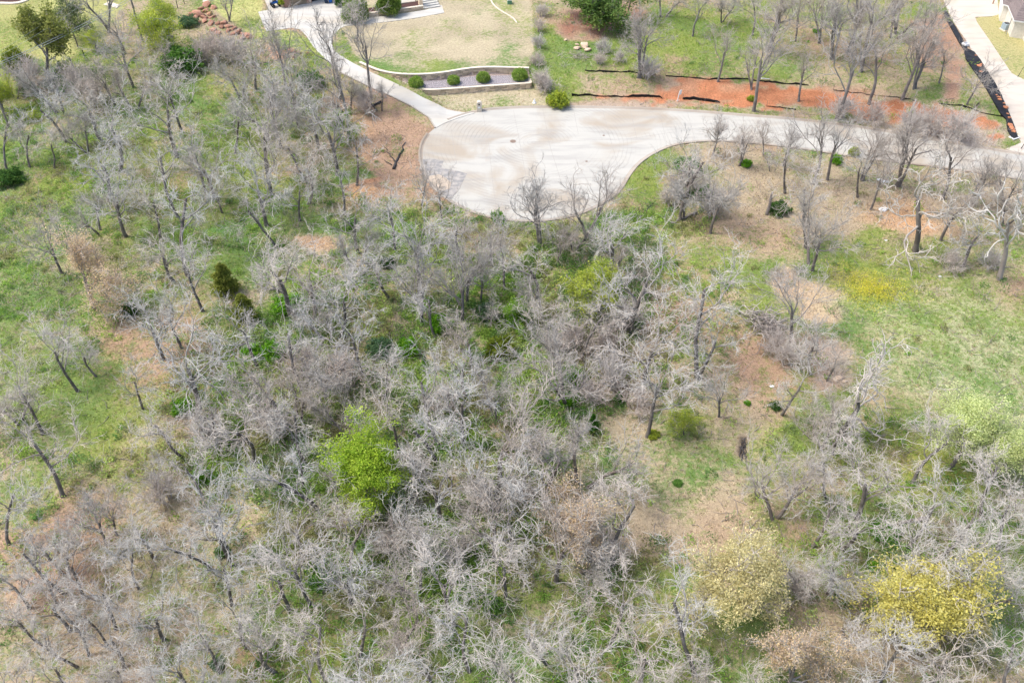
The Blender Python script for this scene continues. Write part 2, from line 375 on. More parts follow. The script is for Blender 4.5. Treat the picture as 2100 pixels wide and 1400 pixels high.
def leaf_quads(Pc, n_per, spread, size, cols, g, flat=.6):
    """clusters of small leaf faces round each point"""
    n = len(Pc)*n_per; c = np.repeat(Pc, n_per, 0)+g.normal(0, spread, (n, 3))
    a = g.normal(0, 1, (n, 3)); a[:, 2] *= flat; a /= np.linalg.norm(a, axis=1, keepdims=True)
    b = g.normal(0, 1, (n, 3)); b -= (b*a).sum(1, keepdims=True)*a; b /= np.linalg.norm(b, axis=1, keepdims=True)
    s = size*g.uniform(.6, 1.3, (n, 1)); a = a*s; b = b*s*.6
    V = np.stack([c-a, c+b, c+a, c-b], 1).reshape(-1, 3)
    F = np.arange(n*4).reshape(-1, 4)
    cols = np.asarray(cols); ci = np.repeat(g.integers(0, len(cols), len(Pc)), n_per)
    col = cols[ci]*np.repeat(g.uniform(.8, 1.2, len(Pc)), n_per)[:, None]*g.uniform(.85, 1.15, (n, 1))
    return V, F, np.repeat(col, 4, 0)

# ---------------------------------------------------------------- ground
def lin(c): return np.array([((v/255+.055)/1.055)**2.4 if v/255 > .04045 else v/255/12.92 for v in c])
K = .56        # what the photo's display values are worth as albedo under this light
LIT = lin((200,180,152))*K*1.08; RED = lin((214,146,108))*K; SAND = lin((232,200,165))*K; DRY = lin((216,202,170))*K
REDLIT = lin((200,156,130))*K; BROWN = lin((192,170,146))*K; STRAW = lin((206,198,158))*K; LAWNG = lin((212,210,140))*K; PALEF = lin((205,208,160))*K
def gauss(px, py, b):
    px = px+WX*min(1, b[2]/60); py = py+WY*min(1, b[3]/40)
    return np.exp(-(((px-b[0])/b[2])**2+((py-b[1])/b[3])**2)**1.5*.7)
GREEN = [(60,420,170,90,.75),(120,590,190,120,.66),(50,700,120,110,.75),(490,480,140,80,.9),(330,440,120,80,.7),(160,340,120,70,.75),(425,200,60,110,.75),(455,300,45,70,.9),
 (590,620,60,50,.85),(150,830,150,80,.9),(200,900,90,50,.75),(290,690,130,45,.25),(200,1200,320,190,.2),(300,1060,200,60,.25),(470,430,120,60,.8),(40,1040,70,60,.8),
 (1420,960,150,110,.62),(1500,860,90,60,.42),(1560,760,50,110,.33),(1390,1070,110,60,.15),(1450,500,80,50,.7),(1550,590,60,70,.95),(1330,350,55,70,.9),(1620,470,110,50,.35),
 (1570,390,110,60,.2),(1760,430,170,45,.15),(1820,510,80,40,1.0),(1780,600,90,60,.9),(1750,710,60,90,1),(1900,680,180,160,.58),(2020,820,140,90,.55),(1850,930,180,60,1.0),
 (1900,980,150,60,.9),(1800,1120,90,80,.75),(2060,1260,110,110,.85),(1550,1250,90,50,.85),(1640,1260,60,40,.2),(700,1310,200,80,.72),(1000,1340,170,80,.82),(1270,1330,200,90,.7),
 (1320,90,150,60,1.0),(1150,110,90,60,.9),(1220,50,85,22,.08),(1650,90,120,40,.4),(1780,140,170,40,.4),(1930,150,50,40,.8),(1620,130,60,30,.7),(1520,40,60,60,.75),(440,60,80,50,.3),(560,190,70,50,.6),
 (1150,190,60,20,.8),(1400,210,150,8,.6),(1600,225,160,8,.6),(2080,295,30,15,.85),(950,690,200,70,.35),(1100,640,150,100,.55),(1230,760,80,110,.12),(830,380,60,60,.3),(1280,880,90,60,.3),(1180,1100,200,70,.2),
 (2050,500,80,25,.7),(2000,420,110,40,.12),(1560,1100,50,60,.6),(560,760,200,80,.45),(900,880,300,120,.45),(1700,820,60,90,.8),(1760,1300,120,60,.3),(450,1200,160,90,.45),(880,1180,260,90,.75),(640,1180,120,60,.7),(1150,1250,120,60,.6),(500,960,90,60,.55)]
SOIL = [(1600,595,30,34,SAND,1),(1655,610,60,22,SAND,.7),(1722,610,38,12,SAND,1),(1705,650,30,26,SAND,.9),(1660,650,40,20,SAND,.8),(655,498,26,13,SAND*[1,.88,.76],.8),(1860,455,55,40,SAND*[1,.85,.72],1),(770,378,30,9,RED,.8),(745,398,45,14,SAND*[1,.85,.7],.9),
 (760,300,30,40,SAND*[1,.82,.7],.6),(1700,760,40,40,lin((220,195,180))*K,.8),(1930,90,35,50,REDLIT,.8),(1955,170,22,40,REDLIT*1.1,.8),(1380,60,45,18,BROWN,.5),(1850,640,120,40,PALEF,.7),(1950,720,190,130,PALEF,.9),(1750,190,60,15,REDLIT,.8),
 (1960,275,110,28,lin((222,205,190))*K,.8),(440,90,90,35,BROWN,.9),(600,100,40,14,REDLIT,.8),(1220,45,80,26,lin((178,130,110))*K,1),(1250,215,140,8,lin((205,185,165))*K,1),(905,385,35,16,SAND*[1,.85,.7],1),(1527,905,8,14,lin((96,86,80))*K,1),(1523,930,9,14,lin((96,86,80))*K,1)]
RB = [W(p, .8) for p in ([(1235,192),(1330,184),(1390,168),(1480,166),(1560,176),(1700,192),(1790,200),(1860,216),(1850,238),(1760,232),(1640,216),(1500,210),(1400,205),(1310,200)],
                         [(1872,220),(1900,222),(1960,232),(1975,250),(1990,262),(1950,262),(1925,246),(1880,240)], [(1995,246),(2035,242),(2060,256),(2058,275),(2010,266)])]
YLAWN = W([(-60,-60),(330,-60),(230,40),(205,95),(110,135),(50,110),(-60,150)], TOP_Z)
YLAWN2 = W([(425,-40),(540,-40),(540,60),(600,62),(640,85),(650,110),(560,90),(500,62),(440,20)], TOP_Z)
YLAWN3 = drape_pts([(2036,33),(2000,35),(2004,46),(2028,80),(2060,128),(2075,150),(2100,163),(2200,200),(2200,30),(2060,20)])
TRI = W([(760,186),(800,200),(843,220),(893,264),(862,300),(862,330),(885,395),(790,400),(745,340),(760,260)], .3)

xs = np.concatenate([-np.geomspace(900, 112, 14), np.arange(-108, 108.01, .4), np.geomspace(112, 900, 14)])
ys = np.concatenate([-np.geomspace(500, 5, 6), np.array([2, 8, 14, 19]), np.arange(22, 178.01, .4), np.geomspace(182, 2200, 18)])
GX, GY = np.meshgrid(xs, ys); gx = GX.ravel(); gy = GY.ravel()
gz = h(gx, gy)
fine = (np.abs(gx) < 109) & (gy > 21) & (gy < 179)
gz = gz+np.where(fine, (rng.random(len(gx))-.5)*.05, 0)
inS = inside(STREET, gx, gy); dS = dist_poly(STREET, gx, gy)
gz = np.where(inS | (dS < .35), np.where(inS, -.12, -.02), gz)
for P in (DRIVE1, DRIVE2):
    ins = inside(P, gx, gy); dd = dist_poly(P, gx, gy); hb = h_base(gx, gy)
    gz = np.where(ins, hb-.16, gz)
    gz = np.where(~ins & (dd < 1.2) & ~inside(TERR, gx, gy) & ~inside(LAWN, gx, gy) & ~inS & (dS > .35), np.minimum(gz, hb-.02), gz)
px_, py_ = proj(gx, gy, np.clip(gz, -.5, 2)); bad = (gy < 5); px_ = np.where(bad, 1050, px_); py_ = np.where(bad, 1500, py_)
WX = 90*(vnoise(gx, gy, 6, 60)-.5)+50*(vnoise(gx, gy, 2.2, 61)-.5); WY = 60*(vnoise(gx, gy, 6, 62)-.5)+36*(vnoise(gx, gy, 2.2, 63)-.5)
G = .50+.75*(vnoise(gx, gy, 5.5, 2)-.5)+.55*(vnoise(gx, gy, 2.2, 3)-.5)
for b in GREEN:
    w = gauss(px_, py_, b); G = G*(1-w)+w*(b[4]+.35*(vnoise(gx, gy, 1.7, 4)-.5)+.25*(vnoise(gx, gy, 4.5, 5)-.5))
S_ = np.tile(LIT, (len(gx), 1))
S_ = S_*(1-.35*vnoise(gx, gy, 7, 6)[:, None])+STRAW*(.35*vnoise(gx, gy, 7, 6)[:, None])
w = np.clip((vnoise(gx, gy, 11, 8)-.55)*2.5, 0, .6)[:, None]; S_ = S_*(1-w)+REDLIT*w
w = sstep((700-py_)/500)[:, None]*.35; S_ = S_*(1-w)+BROWN*w
for b in SOIL:
    w = gauss(px_, py_, b)*b[5]*np.clip(.5+1.3*vnoise(gx, gy, .9, 9), 0, 1); S_ = S_*(1-w[:, None])+np.asarray(b[4])*w[:, None]
    if b[4] is not PALEF and b[4] is not BROWN: G = G*(1-w)+(-.3)*w
def region(P, col, gv, soft=1.0, jit=1.2, amt=1.0):
    global S_, G
    d = dist_poly(P, gx, gy)*np.where(inside(P, gx, gy), 1, -1)+(vnoise(gx, gy, 1.3, 11)-.5)*jit
    w = sstep(d/soft+.5)*amt; S_ = S_*(1-w[:, None])+np.asarray(col)*w[:, None]; G = G*(1-w)+gv*w
region(TRI, REDLIT*.55+LIT*.45, .16+.5*(vnoise(gx, gy, 2, 13)-.5), 2.5, 2)
for P in RB: region(P, RED*(.85+.3*vnoise(gx, gy, 1.2, 44)[:, None]), -.1, 1.2, 3.0, np.clip(.55+.9*vnoise(gx, gy, 2.4, 43), 0, 1))
region(YLAWN, LAWNG*(.74+.3*vnoise(gx, gy, 6, 12)[:, None]), .30+.6*(vnoise(gx, gy, 7, 14)-.5), 1, 1)
region(YLAWN2, LAWNG, .45+.5*(vnoise(gx, gy, 4, 15)-.5), .5, .5)
region(YLAWN3, lin((205,196,140))*K, .22+.4*(vnoise(gx, gy, 4, 16)-.5), .3, .2)
gl = .22+.6*(vnoise(gx, gy, 5, 17)-.5)+.35*(vnoise(gx, gy, 1.5, 19)-.5)+.5*sstep((137-gy)/8)
region(LAWN, DRY*(.80+.25*vnoise(gx, gy, 2.5, 22)[:, None]), gl, .3, .3)
region(np.array(FRONT), DRY*.97, .34+.5*(vnoise(gx, gy, 3, 18)-.5), .5, .3)
region(TERR, lin((196,178,168))*K, -.3, .4, .3)
# tint of the green itself: bluish clover, spring green, yellow mustard
TINT = vnoise(gx, gy, 6, 20)*.7+vnoise(gx, gy, 2.5, 21)*.3
for b in [(1790,585,75,40,1.25),(1740,585,40,20,1.1),(1720,690,60,40,.0),(480,470,90,40,-.1),(1900,970,150,60,1.1),(260,930,120,90,1.05),(1780,730,60,50,.3),(1350,110,80,50,.8),(1200,100,80,30,.2),(1950,780,140,90,.25)]:
    w = gauss(px_, py_, b); TINT = TINT*(1-w)+b[4]*w
nx, ny = len(xs), len(ys); idx = np.arange(nx*ny).reshape(ny, nx)
F = np.stack([idx[:-1, :-1], idx[:-1, 1:], idx[1:, 1:], idx[1:, :-1]], -1).reshape(-1, 4)
def ground_mat():
    m = bpy.data.materials.new('ground_cover'); m.use_nodes = True; nt = m.node_tree; N = nt.nodes; L = nt.links; b = N['Principled BSDF']
    b.inputs['Roughness'].default_value = .95; b.inputs['Specular IOR Level'].default_value = .05
    tc = N.new('ShaderNodeTexCoord')
    def noise(s, d=6, r=.6):
        n = N.new('ShaderNodeTexNoise'); n.inputs['Scale'].default_value = s; n.inputs['Detail'].default_value = d; n.inputs['Roughness'].default_value = r
        L.new(tc.outputs['Object'], n.inputs['Vector']); return n.outputs[0]
    def mth(op, a, c, d=None, clamp=False):
        n = N.new('ShaderNodeMath'); n.operation = op; n.use_clamp = clamp
        for i, v in enumerate((a, c, d)):
            if v is None: continue
            if isinstance(v, (int, float)): n.inputs[i].default_value = v
            else: L.new(v, n.inputs[i])
        return n.outputs[0]
    def attr(n_):
        a = N.new('ShaderNodeAttribute'); a.attribute_name = n_; return a
    soil = attr('soil').outputs['Color']; gr = attr('green').outputs['Fac']; ti = attr('tint').outputs['Fac']
    nf = noise(1.7, 9, .72); nff = noise(7.0, 6, .75)
    k = mth('ADD', mth('MULTIPLY', mth('SUBTRACT', gr, .5), 2.1), .5)
    k = mth('ADD', k, mth('MULTIPLY', mth('SUBTRACT', nf, .5), 4.0), None)
    k = mth('ADD', k, mth('MULTIPLY', mth('SUBTRACT', nff, .5), 1.6), None, True)
    k = mth('MULTIPLY', k, .92)
    rp = N.new('ShaderNodeValToRGB'); e = rp.color_ramp.elements
    cs = [(0.0, lin((112,162,84))*K*.85), (.3, lin((142,172,90))*K*.82), (.55, lin((162,182,90))*K*.84), (.8, lin((176,184,98))*K*.85), (1.0, lin((226,216,84))*K*.95)]
    while len(e) < len(cs): e.new(.5)
    for el, (p, c) in zip(e, cs): el.position = p; el.color = (*c, 1)
    t2 = mth('ADD', mth('MULTIPLY', ti, .72), mth('MULTIPLY', mth('SUBTRACT', noise(2.3, 5), .5), .6), None, True); L.new(t2, rp.inputs[0])
    mx = N.new('ShaderNodeMix'); mx.data_type = 'RGBA'; L.new(k, mx.inputs[0]); L.new(soil, mx.inputs[6]); L.new(rp.outputs[0], mx.inputs[7])
    # fine litter / blade grain
    g1 = noise(11, 6, .8); g2 = noise(3.1, 8, .7)
    v = mth('ADD', mth('MULTIPLY', mth('SUBTRACT', g1, .5), 2.3), mth('MULTIPLY', mth('SUBTRACT', g2, .5), 1.5)); v = mth('ADD', v, 1.0)
    vm = N.new('ShaderNodeVectorMath'); vm.operation = 'SCALE'; L.new(mx.outputs[2], vm.inputs[0]); L.new(v, vm.inputs['Scale']); L.new(vm.outputs[0], b.inputs['Base Color'])
    bp = N.new('ShaderNodeBump'); bp.inputs['Strength'].default_value = .6; bp.inputs['Distance'].default_value = .12; L.new(g1, bp.inputs['Height']); L.new(bp.outputs[0], b.inputs['Normal'])
    return m
me = mesh_np('ground', np.stack([gx, gy, gz], 1), F, ground_mat(), {'soil': S_, 'green': G, 'tint': TINT})
tag(link('ground', me), kind='structure')

# ---------------------------------------------------------------- street, curbs, driveways
def flat_poly(name, P, zf, m, step=1.6, skirt=.2, kind='structure', top=None):
    P = np.asarray(P); pts = []
    n = len(P)
    for i in range(n):
        a, b = P[i], P[(i+1) % n]; k = max(1, int(np.hypot(*(b-a))/step))
        for j in range(k): pts.append(a+(b-a)*j/k)
    B = np.array(pts); nb = len(B)
    mn, mx_ = B.min(0), B.max(0)
    ix, iy = np.meshgrid(np.arange(mn[0], mx_[0], step), np.arange(mn[1], mx_[1], step)); ix = ix.ravel(); iy = iy.ravel()
    ok = inside(B, ix, iy) & (dist_poly(B, ix, iy) > step*.45)
    I = np.stack([ix[ok], iy[ok]], 1)
    allp = [Vector(p) for p in np.vstack([B, I])]
    res = geometry.delaunay_2d_cdt(allp, [], [list(range(nb))], 1, 1e-4)
    vs = np.array([tuple(v) for v in res[0]]); fs = [f for f in res[2]]
    z = zf(vs[:, 0], vs[:, 1]) if callable(zf) else np.full(len(vs), zf)
    bm = bmesh.new(); bv = [bm.verts.new((x, y, zz)) for (x, y), zz in zip(vs, z)]
    for f in fs:
        try: bm.faces.new([bv[i] for i in f])
        except ValueError: pass
    bmesh.ops.recalc_face_normals(bm, faces=bm.faces[:])
    for f in bm.faces:
        if f.normal.z < 0: f.normal_flip()
    if skirt:
        be = [e for e in bm.edges if e.is_boundary]; r = bmesh.ops.extrude_edge_only(bm, edges=be)
        for v in r['geom']:
            if isinstance(v, bmesh.types.BMVert): v.co.z -= skirt
    me = bpy.data.meshes.new(name); bm.to_mesh(me); bm.free(); me.materials.append(m)
    return tag(link(name, me), kind=kind)
street = flat_poly('street', STREET, .03, M['concrete'], 2.5)
def drive_z(x, y):
    return h_base(x, y)*1.0-.03
drive1 = flat_poly('driveway', DRIVE1, drive_z, M['drive'], 1.2)
drive2 = flat_poly('driveway_by_right_house', DRIVE2, drive_z, M['drive2'], 1.2)

def sweep(name, line, prof, m, parent=None, closed=False, zf=None, kind=None):
    """profile (offset right, z) swept along a plan line"""
    P = np.asarray(line, float); n = len(P); T = np.gradient(P, axis=0); T /= np.linalg.norm(T, axis=1, keepdims=True)+1e-9
    Nn = np.stack([T[:, 1], -T[:, 0]], 1); k = len(prof); V = []
    for i in range(n):
        zb = zf(P[i, 0], P[i, 1]) if zf else 0
        for (o, z) in prof: V.append((P[i, 0]+Nn[i, 0]*o, P[i, 1]+Nn[i, 1]*o, float(z+zb)))
    Fq = [[i*k+j, i*k+(j+1) % k, (i+1)*k+(j+1) % k, (i+1)*k+j] for i in range(n-1) for j in range(k)]
    me = mesh_np(name, V, [np.array(Fq), np.array([list(range(k))[::-1], [(n-1)*k+j for j in range(k)]])], m, smooth=False)
    o = link(name, me, None, parent)
    if kind: o['kind'] = kind
    return o
curb_prof = [(-.28, -.1), (-.28, .15), (-.16, .17), (-.02, .14), (.12, .05), (.30, .036), (.30, -.1)]
nl = W(north_px); sl = W(south_px)
sweep('curb', nl[3:], curb_prof, M['curb'], kind='structure')
sweep('curb', sl, curb_prof, M['curb'], kind='structure')
sweep('driveway_edging', drape_pts([(893,262),(880,241),(843,217),(800,196),(766,182),(733,166),(700,149)]), [(-.16, -.2), (-.16, .13), (.02, .13), (.02, -.2)], M['curb'], zf=drive_z, kind='structure')
# joints between the concrete panels: thin strips of dark sealant, parts of the street
M['seal'] = mat('joint_sealant', (.31, .295, .27), var=.2)
def strip(a, b, w, z, name, m, parent, dz=.004):
    a = np.array(a); b = np.array(b); d = (b-a)/np.hypot(*(b-a)); nrm = np.array([-d[1], d[0]])*w/2
    V = [(*(a-nrm), z), (*(b-nrm), z), (*(b+nrm), z), (*(a+nrm), z), (*(a-nrm), z-.02), (*(b-nrm), z-.02), (*(b+nrm), z-.02), (*(a+nrm), z-.02)]
    me = mesh_np(name, V, np.array([[0, 1, 2, 3], [0, 4, 5, 1], [1, 5, 6, 2], [2, 6, 7, 3], [3, 7, 4, 0]]), m, smooth=False)
    return link(name, me, None, parent)
JL = [((1053,226),(1066,292)),((1113,223),(1128,300)),((1176,224),(1186,275)),((1236,226),(1268,345)),((1293,227),(1306,285)),((1353,229),(1368,300)),((1410,232),(1426,289)),
      ((1470,236),(1490,290)),((1535,241),(1556,295)),((1600,246),(1625,303)),((1668,253),(1697,311)),((1738,261),(1770,324)),((1808,271),(1845,334)),((1880,284),(1918,342)),((1955,298),(1996,353)),((2030,310),(2075,364)),
      ((990,232),(1003,300)),((925,262),(935,330)),
      ((866,300),(1066,292)),((1066,292),(1290,285)),((1290,285),(1440,262)),((1440,262),(1600,274)),((1600,274),(1770,296)),((1770,296),(1950,322)),((1950,322),(2140,350)),
      ((1066,292),(1080,370)),((1080,370),(1098,452)),((1128,300),(1150,370)),((1150,370),(1180,440)),((905,370),(1080,370)),((1080,370),(1270,362)),((1003,300),(1010,370)),((1010,370),(1020,440)),
      ((1200,365),(1228,415))]
for a, b in JL: strip(at_z(*a, .03), at_z(*b, .03), .04, .036, 'joint', M['seal'], street)
# stains and washed silt: thin sheets that lie on the slab
def blot(name, cx, cy, rx, ry, m, z, seed, kind='stuff', n=40):
    rg = np.random.default_rng(seed); a = np.linspace(0, 2*np.pi, n, endpoint=False)
    r = 1+.28*np.sin(2*a+rg.random()*6)+.16*np.sin(5*a+rg.random()*6)+rg.normal(0, .07, n)
    P = np.array([at_z(cx+rx*rr*math.cos(t), cy+ry*rr*math.sin(t), z) for rr, t in zip(r, a)]); return flat_poly(name, P, z, m, 3, 0, kind)
o = flat_poly('silt_drift', W([(858,328),(885,326),(910,331),(905,345),(935,350),(958,357),(950,372),(938,392),(925,410),(905,405),(880,385),(860,355)]), .045, M['silt'], 1.0, 0, 'stuff'); o['label'] = 'grey silt washed over the left edge of the turning circle'
o = flat_poly('sand_drift', W([(878,362),(900,358),(915,366),(926,376),(922,388),(905,392),(888,382),(876,372)]), .052, mat('orange_sand', (.40, .335, .265), var=.2, scale=2), 1.0, 0, 'stuff'); o['label'] = 'orange sand drift on the grey silt'
# manhole
mh = at_z(1052, 290, .03); e = empty('manhole_cover', (mh[0], mh[1], .03), 0, 'round brown manhole cover set in the turning circle', 'manhole')
put('rim', cyl_me('rim', .46, .46, .012, M['curb'], 24), e); put('cover', cyl_me('cover', .38, .38, .022, M['iron'], 24), e)
for i, (a, b) in enumerate([((1238,278), 'small rusty valve lid below right of the manhole, upper of two'), ((1203,331), 'small rusty valve lid, lower of two near the street centre')]):
    p = at_z(*a, .03); tag(link('valve_lid', cyl_me('valve_lid', .17, .15, .02, M['iron'], 14)), b, 'valve lid').location = (*p, .031)

# ---------------------------------------------------------------- retaining walls: every stone its own piece
stone_mes = [box_me('stone', 1, 1, 1, M['stone'], .06, 0, .03) for _ in range(6)]
def dens(P, step):
    P = np.asarray(P); out = []
    for i in range(len(P)-1):
        k = max(1, int(round(np.hypot(*(P[i+1]-P[i]))/step)))
        for j in range(k): out.append(P[i]+(P[i+1]-P[i])*j/k)
    out.append(P[-1]); return np.array(out)
def stone_wall(name, line, zb, zt, label, thick=.34, sl=.62):
    L_ = smooth_line(line, 1); root = empty(name, (L_[0][0], L_[0][1], 0), 0, label, 'retaining wall')
    seg = np.hypot(*np.diff(L_, axis=0).T); cum = np.concatenate([[0], np.cumsum(seg)]); tot = cum[-1]
    def pt(s): return np.array([np.interp(s, cum, L_[:, 0]), np.interp(s, cum, L_[:, 1])])
    o0 = np.array([L_[0][0], L_[0][1]])
    courses = 4 if callable(zb) or zt-zb > .6 else 3
    n = 0
    for c in range(courses):
        s = -random.random()*.3
        while s < tot:
            l = sl*random.uniform(.6, 1.5); s0, s1 = max(s, 0), min(s+l, tot); s += l
            if s1-s0 < .12 or n >= 290: continue
            m_ = pt((s0+s1)/2); d = pt(s1)-pt(s0); z0 = (zb(s0/tot) if callable(zb) else zb)-.1; z1 = (zt(s0/tot) if callable(zt) else zt); hh = (z1-z0)/courses
            if hh < .05: continue
            put('stone', random.choice(stone_mes), root, (m_[0]-o0[0], m_[1]-o0[1], z0+c*hh+.01), (0, 0, math.atan2(d[1], d[0])), (s1-s0-.03, thick*random.uniform(.92, 1.08), hh-.02)); n += 1
    s = 0
    capm = box_me('cap_slab', 1, 1, 1, M['cap'], .03)
    while s < tot-.05:
        l = min(1.15, tot-s); m_ = pt(s+l/2); d = pt(s+l)-pt(s); z1 = (zt(s/tot) if callable(zt) else zt)
        put('cap_slab', capm, root, (m_[0]-o0[0], m_[1]-o0[1], z1), (0, 0, math.atan2(d[1], d[0])), (l+.02, thick+.1, .09)); s += l
    return root
stone_wall('stone_retaining_wall', UW, lambda t: BED_Z-.05, lambda t: TOP_Z+.02, 'curved tan stone retaining wall holding up the dry lawn above the shrub bed')
stone_wall('stone_retaining_wall', LW, lambda t: .12+.5*(1-min(1, t*2.5)), lambda t: BED_Z+.04+.35*(1-min(1, t*2.5)), 'lower tan stone retaining wall in front of the gravel shrub bed')
pe = [LW[-1], W([(1086,163)], BED_Z)[0]]
stone_wall('stone_retaining_wall', pe, .1, BED_Z+.03, 'short tan stone wall closing the right end of the gravel bed', sl=.5)
o = flat_poly('gravel_bed', np.vstack([smooth_line(W([(838,178),(868,182),(905,181),(960,177),(1030,172),(1084,169)], BED_Z), 1), W([(1082,153),(1050,155),(1010,156),(960,158),(900,166),(850,167)], BED_Z)]), BED_Z+.05, M['gravel'], 1.2, .1, 'structure')
stone_wall('stone_planter_wall', W([(742,36),(790,30),(868,19)], TOP_Z), TOP_Z-.05, TOP_Z+.55, 'low tan stone planter wall beside the front walkway', sl=.7)
sweep('garden_edging', smooth_line(W([(1004,-4),(1012,12),(1030,25),(1052,37),(1060,48)], TOP_Z), 2), [(-.1, -.1), (-.1, .12), (.1, .12), (.1, -.1)], M['cap'], zf=lambda x, y: TOP_Z, kind='structure')
flat_poly('mulch_bed', W([(-40,-30),(62,-30),(56,0),(30,6),(-40,5)], TOP_Z), TOP_Z+.12, M['mulch'], 1.5, .2)
sweep('mulch_bed_edging', smooth_line(W([(-40,8),(0,8),(30,9),(52,4),(64,-6)], TOP_Z), 2), [(-.35, -.1), (-.35, .2), (.35, .2), (.35, -.1)], M['cap'], zf=lambda x, y: TOP_Z, kind='structure')

# ---------------------------------------------------------------- tree kinds
LIB = {}
def add_kind(key, sk, bark, cols=None, nper=0, spread=.18, size=.09, use='tips', frac=1.0, name='bare_oak', dome=0):
    (tv, tf, ta), (bv, bf, ba), tips, mids = sk
    kit = {'name': name}
    kit['trunk'] = mesh_np('trunk', tv, tf, bark, {'pale': ta}); kit['crown'] = mesh_np('crown', bv, bf, bark, {'pale': ba})
    ext = bv
    if cols is not None:
        g = np.random.default_rng(len(LIB)+50); pts = tips if use == 'tips' else np.vstack([tips, mids[::2]])
        if dome:
            q0 = np.quantile(bv, [.06, .94], axis=0); c0 = q0.mean(0); c0[2] = q0[0, 2]*.35+q0[1, 2]*.65; rd = (q0[1]-q0[0])/2*[1.0, 1.0, .72]
            d = g.normal(0, 1, (dome, 3)); d[:, 2] = np.abs(d[:, 2])-.35; d /= np.linalg.norm(d, axis=1, keepdims=True); az = np.arctan2(d[:, 1], d[:, 0])
            lump = 1+.16*np.sin(4*az+3*d[:, 2])+.12*np.sin(9*az-5*d[:, 2]+1)
            keep = np.sin(7*az+2)*np.sin(6*d[:, 2]*2.2+az*2) > -.45
            pts = np.vstack([pts, (c0+d*rd*(lump*g.uniform(.7, 1, dome))[:, None])[keep]])
        pts = pts[g.random(len(pts)) < frac]
        lv, lf, lc = leaf_quads(pts, nper, spread, size, cols, g); kit['foliage'] = mesh_np('foliage', lv, lf, M['leaf'], {'col': lc}, smooth=False); ext = np.vstack([bv, lv])
    q = np.quantile(ext, [.035, .965], axis=0); kit['w'] = max((q[1, 0]-q[0, 0]+q[1, 1]-q[0, 1])/2, .5)
    kit['h'] = float(np.quantile(ext[:, 2], .99)); kit['c'] = q.mean(0); kit['zc'] = float(np.quantile(ext[:, 2], .5)); LIB.setdefault(key, []).append(kit)
for i in range(7):
    add_kind('O', skeleton(100+i, trunk_h=[3.4, 4.2, 2.6, 4.4, 3.6, 3.0, 3.9][i], r=[.135, .12, .145, .13, .11, .14, .125][i], limbs=[5, 5, 6, 5, 5, 6, 5][i], per=(6, 5, 5), L1=3.9, crook=[.8, 1.05, .7, .95, .75, 1.0, .85][i], up=.02, tw=.0088, lean=.14, spread=(.5, 1.3), lf=(.6, .58, .72)), M['bark'])
for i in range(4):
    add_kind('D', skeleton(200+i, trunk_h=2.2, r=.11, limbs=6, per=(7, 5, 5), L1=3.1, crook=.6, up=.05, tw=.0078, spread=(.35, 1.25), lf=(.6, .55, .65), stems=1+(i % 2)), M['bark_soft'])
for i in range(4):
    add_kind('V', skeleton(300+i, trunk_h=3.2, r=.125, limbs=5, per=(7, 5, 4), L1=4.4, crook=.75, up=.06, tw=.0085, spread=(.25, .75), lf=(.52, .52, .65), stems=[1, 3, 2, 1][i], pale=(.2, .35, .6, .85, .95)), M['bark_dark'])
for i in range(2):
    add_kind('X', skeleton(400+i, trunk_h=3.0, r=.145, limbs=6, per=(6, 5, 3), L1=4.0, crook=1.2, up=.05, tw=.013, spread=(.5, 1.1), lf=(.5, .5, .45), pale=(.1, .5, .8, .95, 1)), M['bark'])
add_kind('DEAD', skeleton(456, trunk_h=2.6, r=.15, limbs=5, per=(4, 3, 2), L1=3.4, crook=1.0, up=.09, spread=(.3, .8), tw=.022, lf=(.42, .35, .4), pale=(.2, .95, 1, 1, 1)), M['bark_white'])
for i in range(2):
    add_kind('B', skeleton(470+i, trunk_h=.5, r=.05, limbs=5, per=(5, 3, 2), L1=1.6, crook=.7, up=.10, tw=.009, stems=5, lf=(.6, .6, .6), pale=(.3, .5, .6, .7, .8)), M['bark_brush'])
leafk = dict(trunk_h=2.0, r=.13, limbs=7, per=(6, 5, 3), L1=3.3, crook=.75, up=.02, tw=.011, spread=(.3, 1.25), lf=(.55, .5, .5))
LC = lambda *cs: [lin(c)*K*1.45 for c in cs]
add_kind('LIME', skeleton(500, **leafk), M['bark'], LC((190,216,72), (176,208,70), (156,192,66), (204,224,96)), 26, .14, .048, dome=900)
add_kind('CREAM', skeleton(501, **{**leafk, 'per': (7, 6, 3)}), M['bark_dark'], LC((240,230,178), (232,222,166), (216,206,150)), 9, .13, .05, dome=1100)
add_kind('YELLOW', skeleton(502, **leafk), M['bark_dark'], LC((240,230,134), (232,224,128), (222,216,140)), 14, .14, .052, dome=1100)
add_kind('TAN', skeleton(503, **{**leafk, 'per': (7, 6, 3)}), M['bark_soft'], LC((232,206,176), (222,200,178), (236,214,168)), 7, .13, .045, use='both')
add_kind('PALE', skeleton(504, **leafk), M['bark_soft'], LC((232,238,176), (222,232,168), (206,220,150)), 20, .17, .045, dome=600)
add_kind('YG', skeleton(505, **leafk), M['bark_soft'], LC((206,214,96), (190,204,84), (170,190,90)), 24, .17, .055)
add_kind('OLIVE', skeleton(506, **{**leafk, 'L1': 2.6, 'up': .12}), M['bark_dark'], LC((152,160,86), (170,174,98), (134,144,76)), 16, .15, .08)
add_kind('GGREY', skeleton(507, **{**leafk, 'per': (7, 6, 3)}), M['bark_soft'], LC((120,138,84), (100,122,78)), 6, .15, .07)
add_kind('LIVE', skeleton(508, **{**leafk, 'L1': 4.0, 'trunk_h': 1.6, 'per': (7, 6, 4), 'spread': (.5, 1.2)}), M['bark_dark'], LC((112,142,74), (126,154,82), (96,126,62), (146,168,92)), 10, .2, .10)
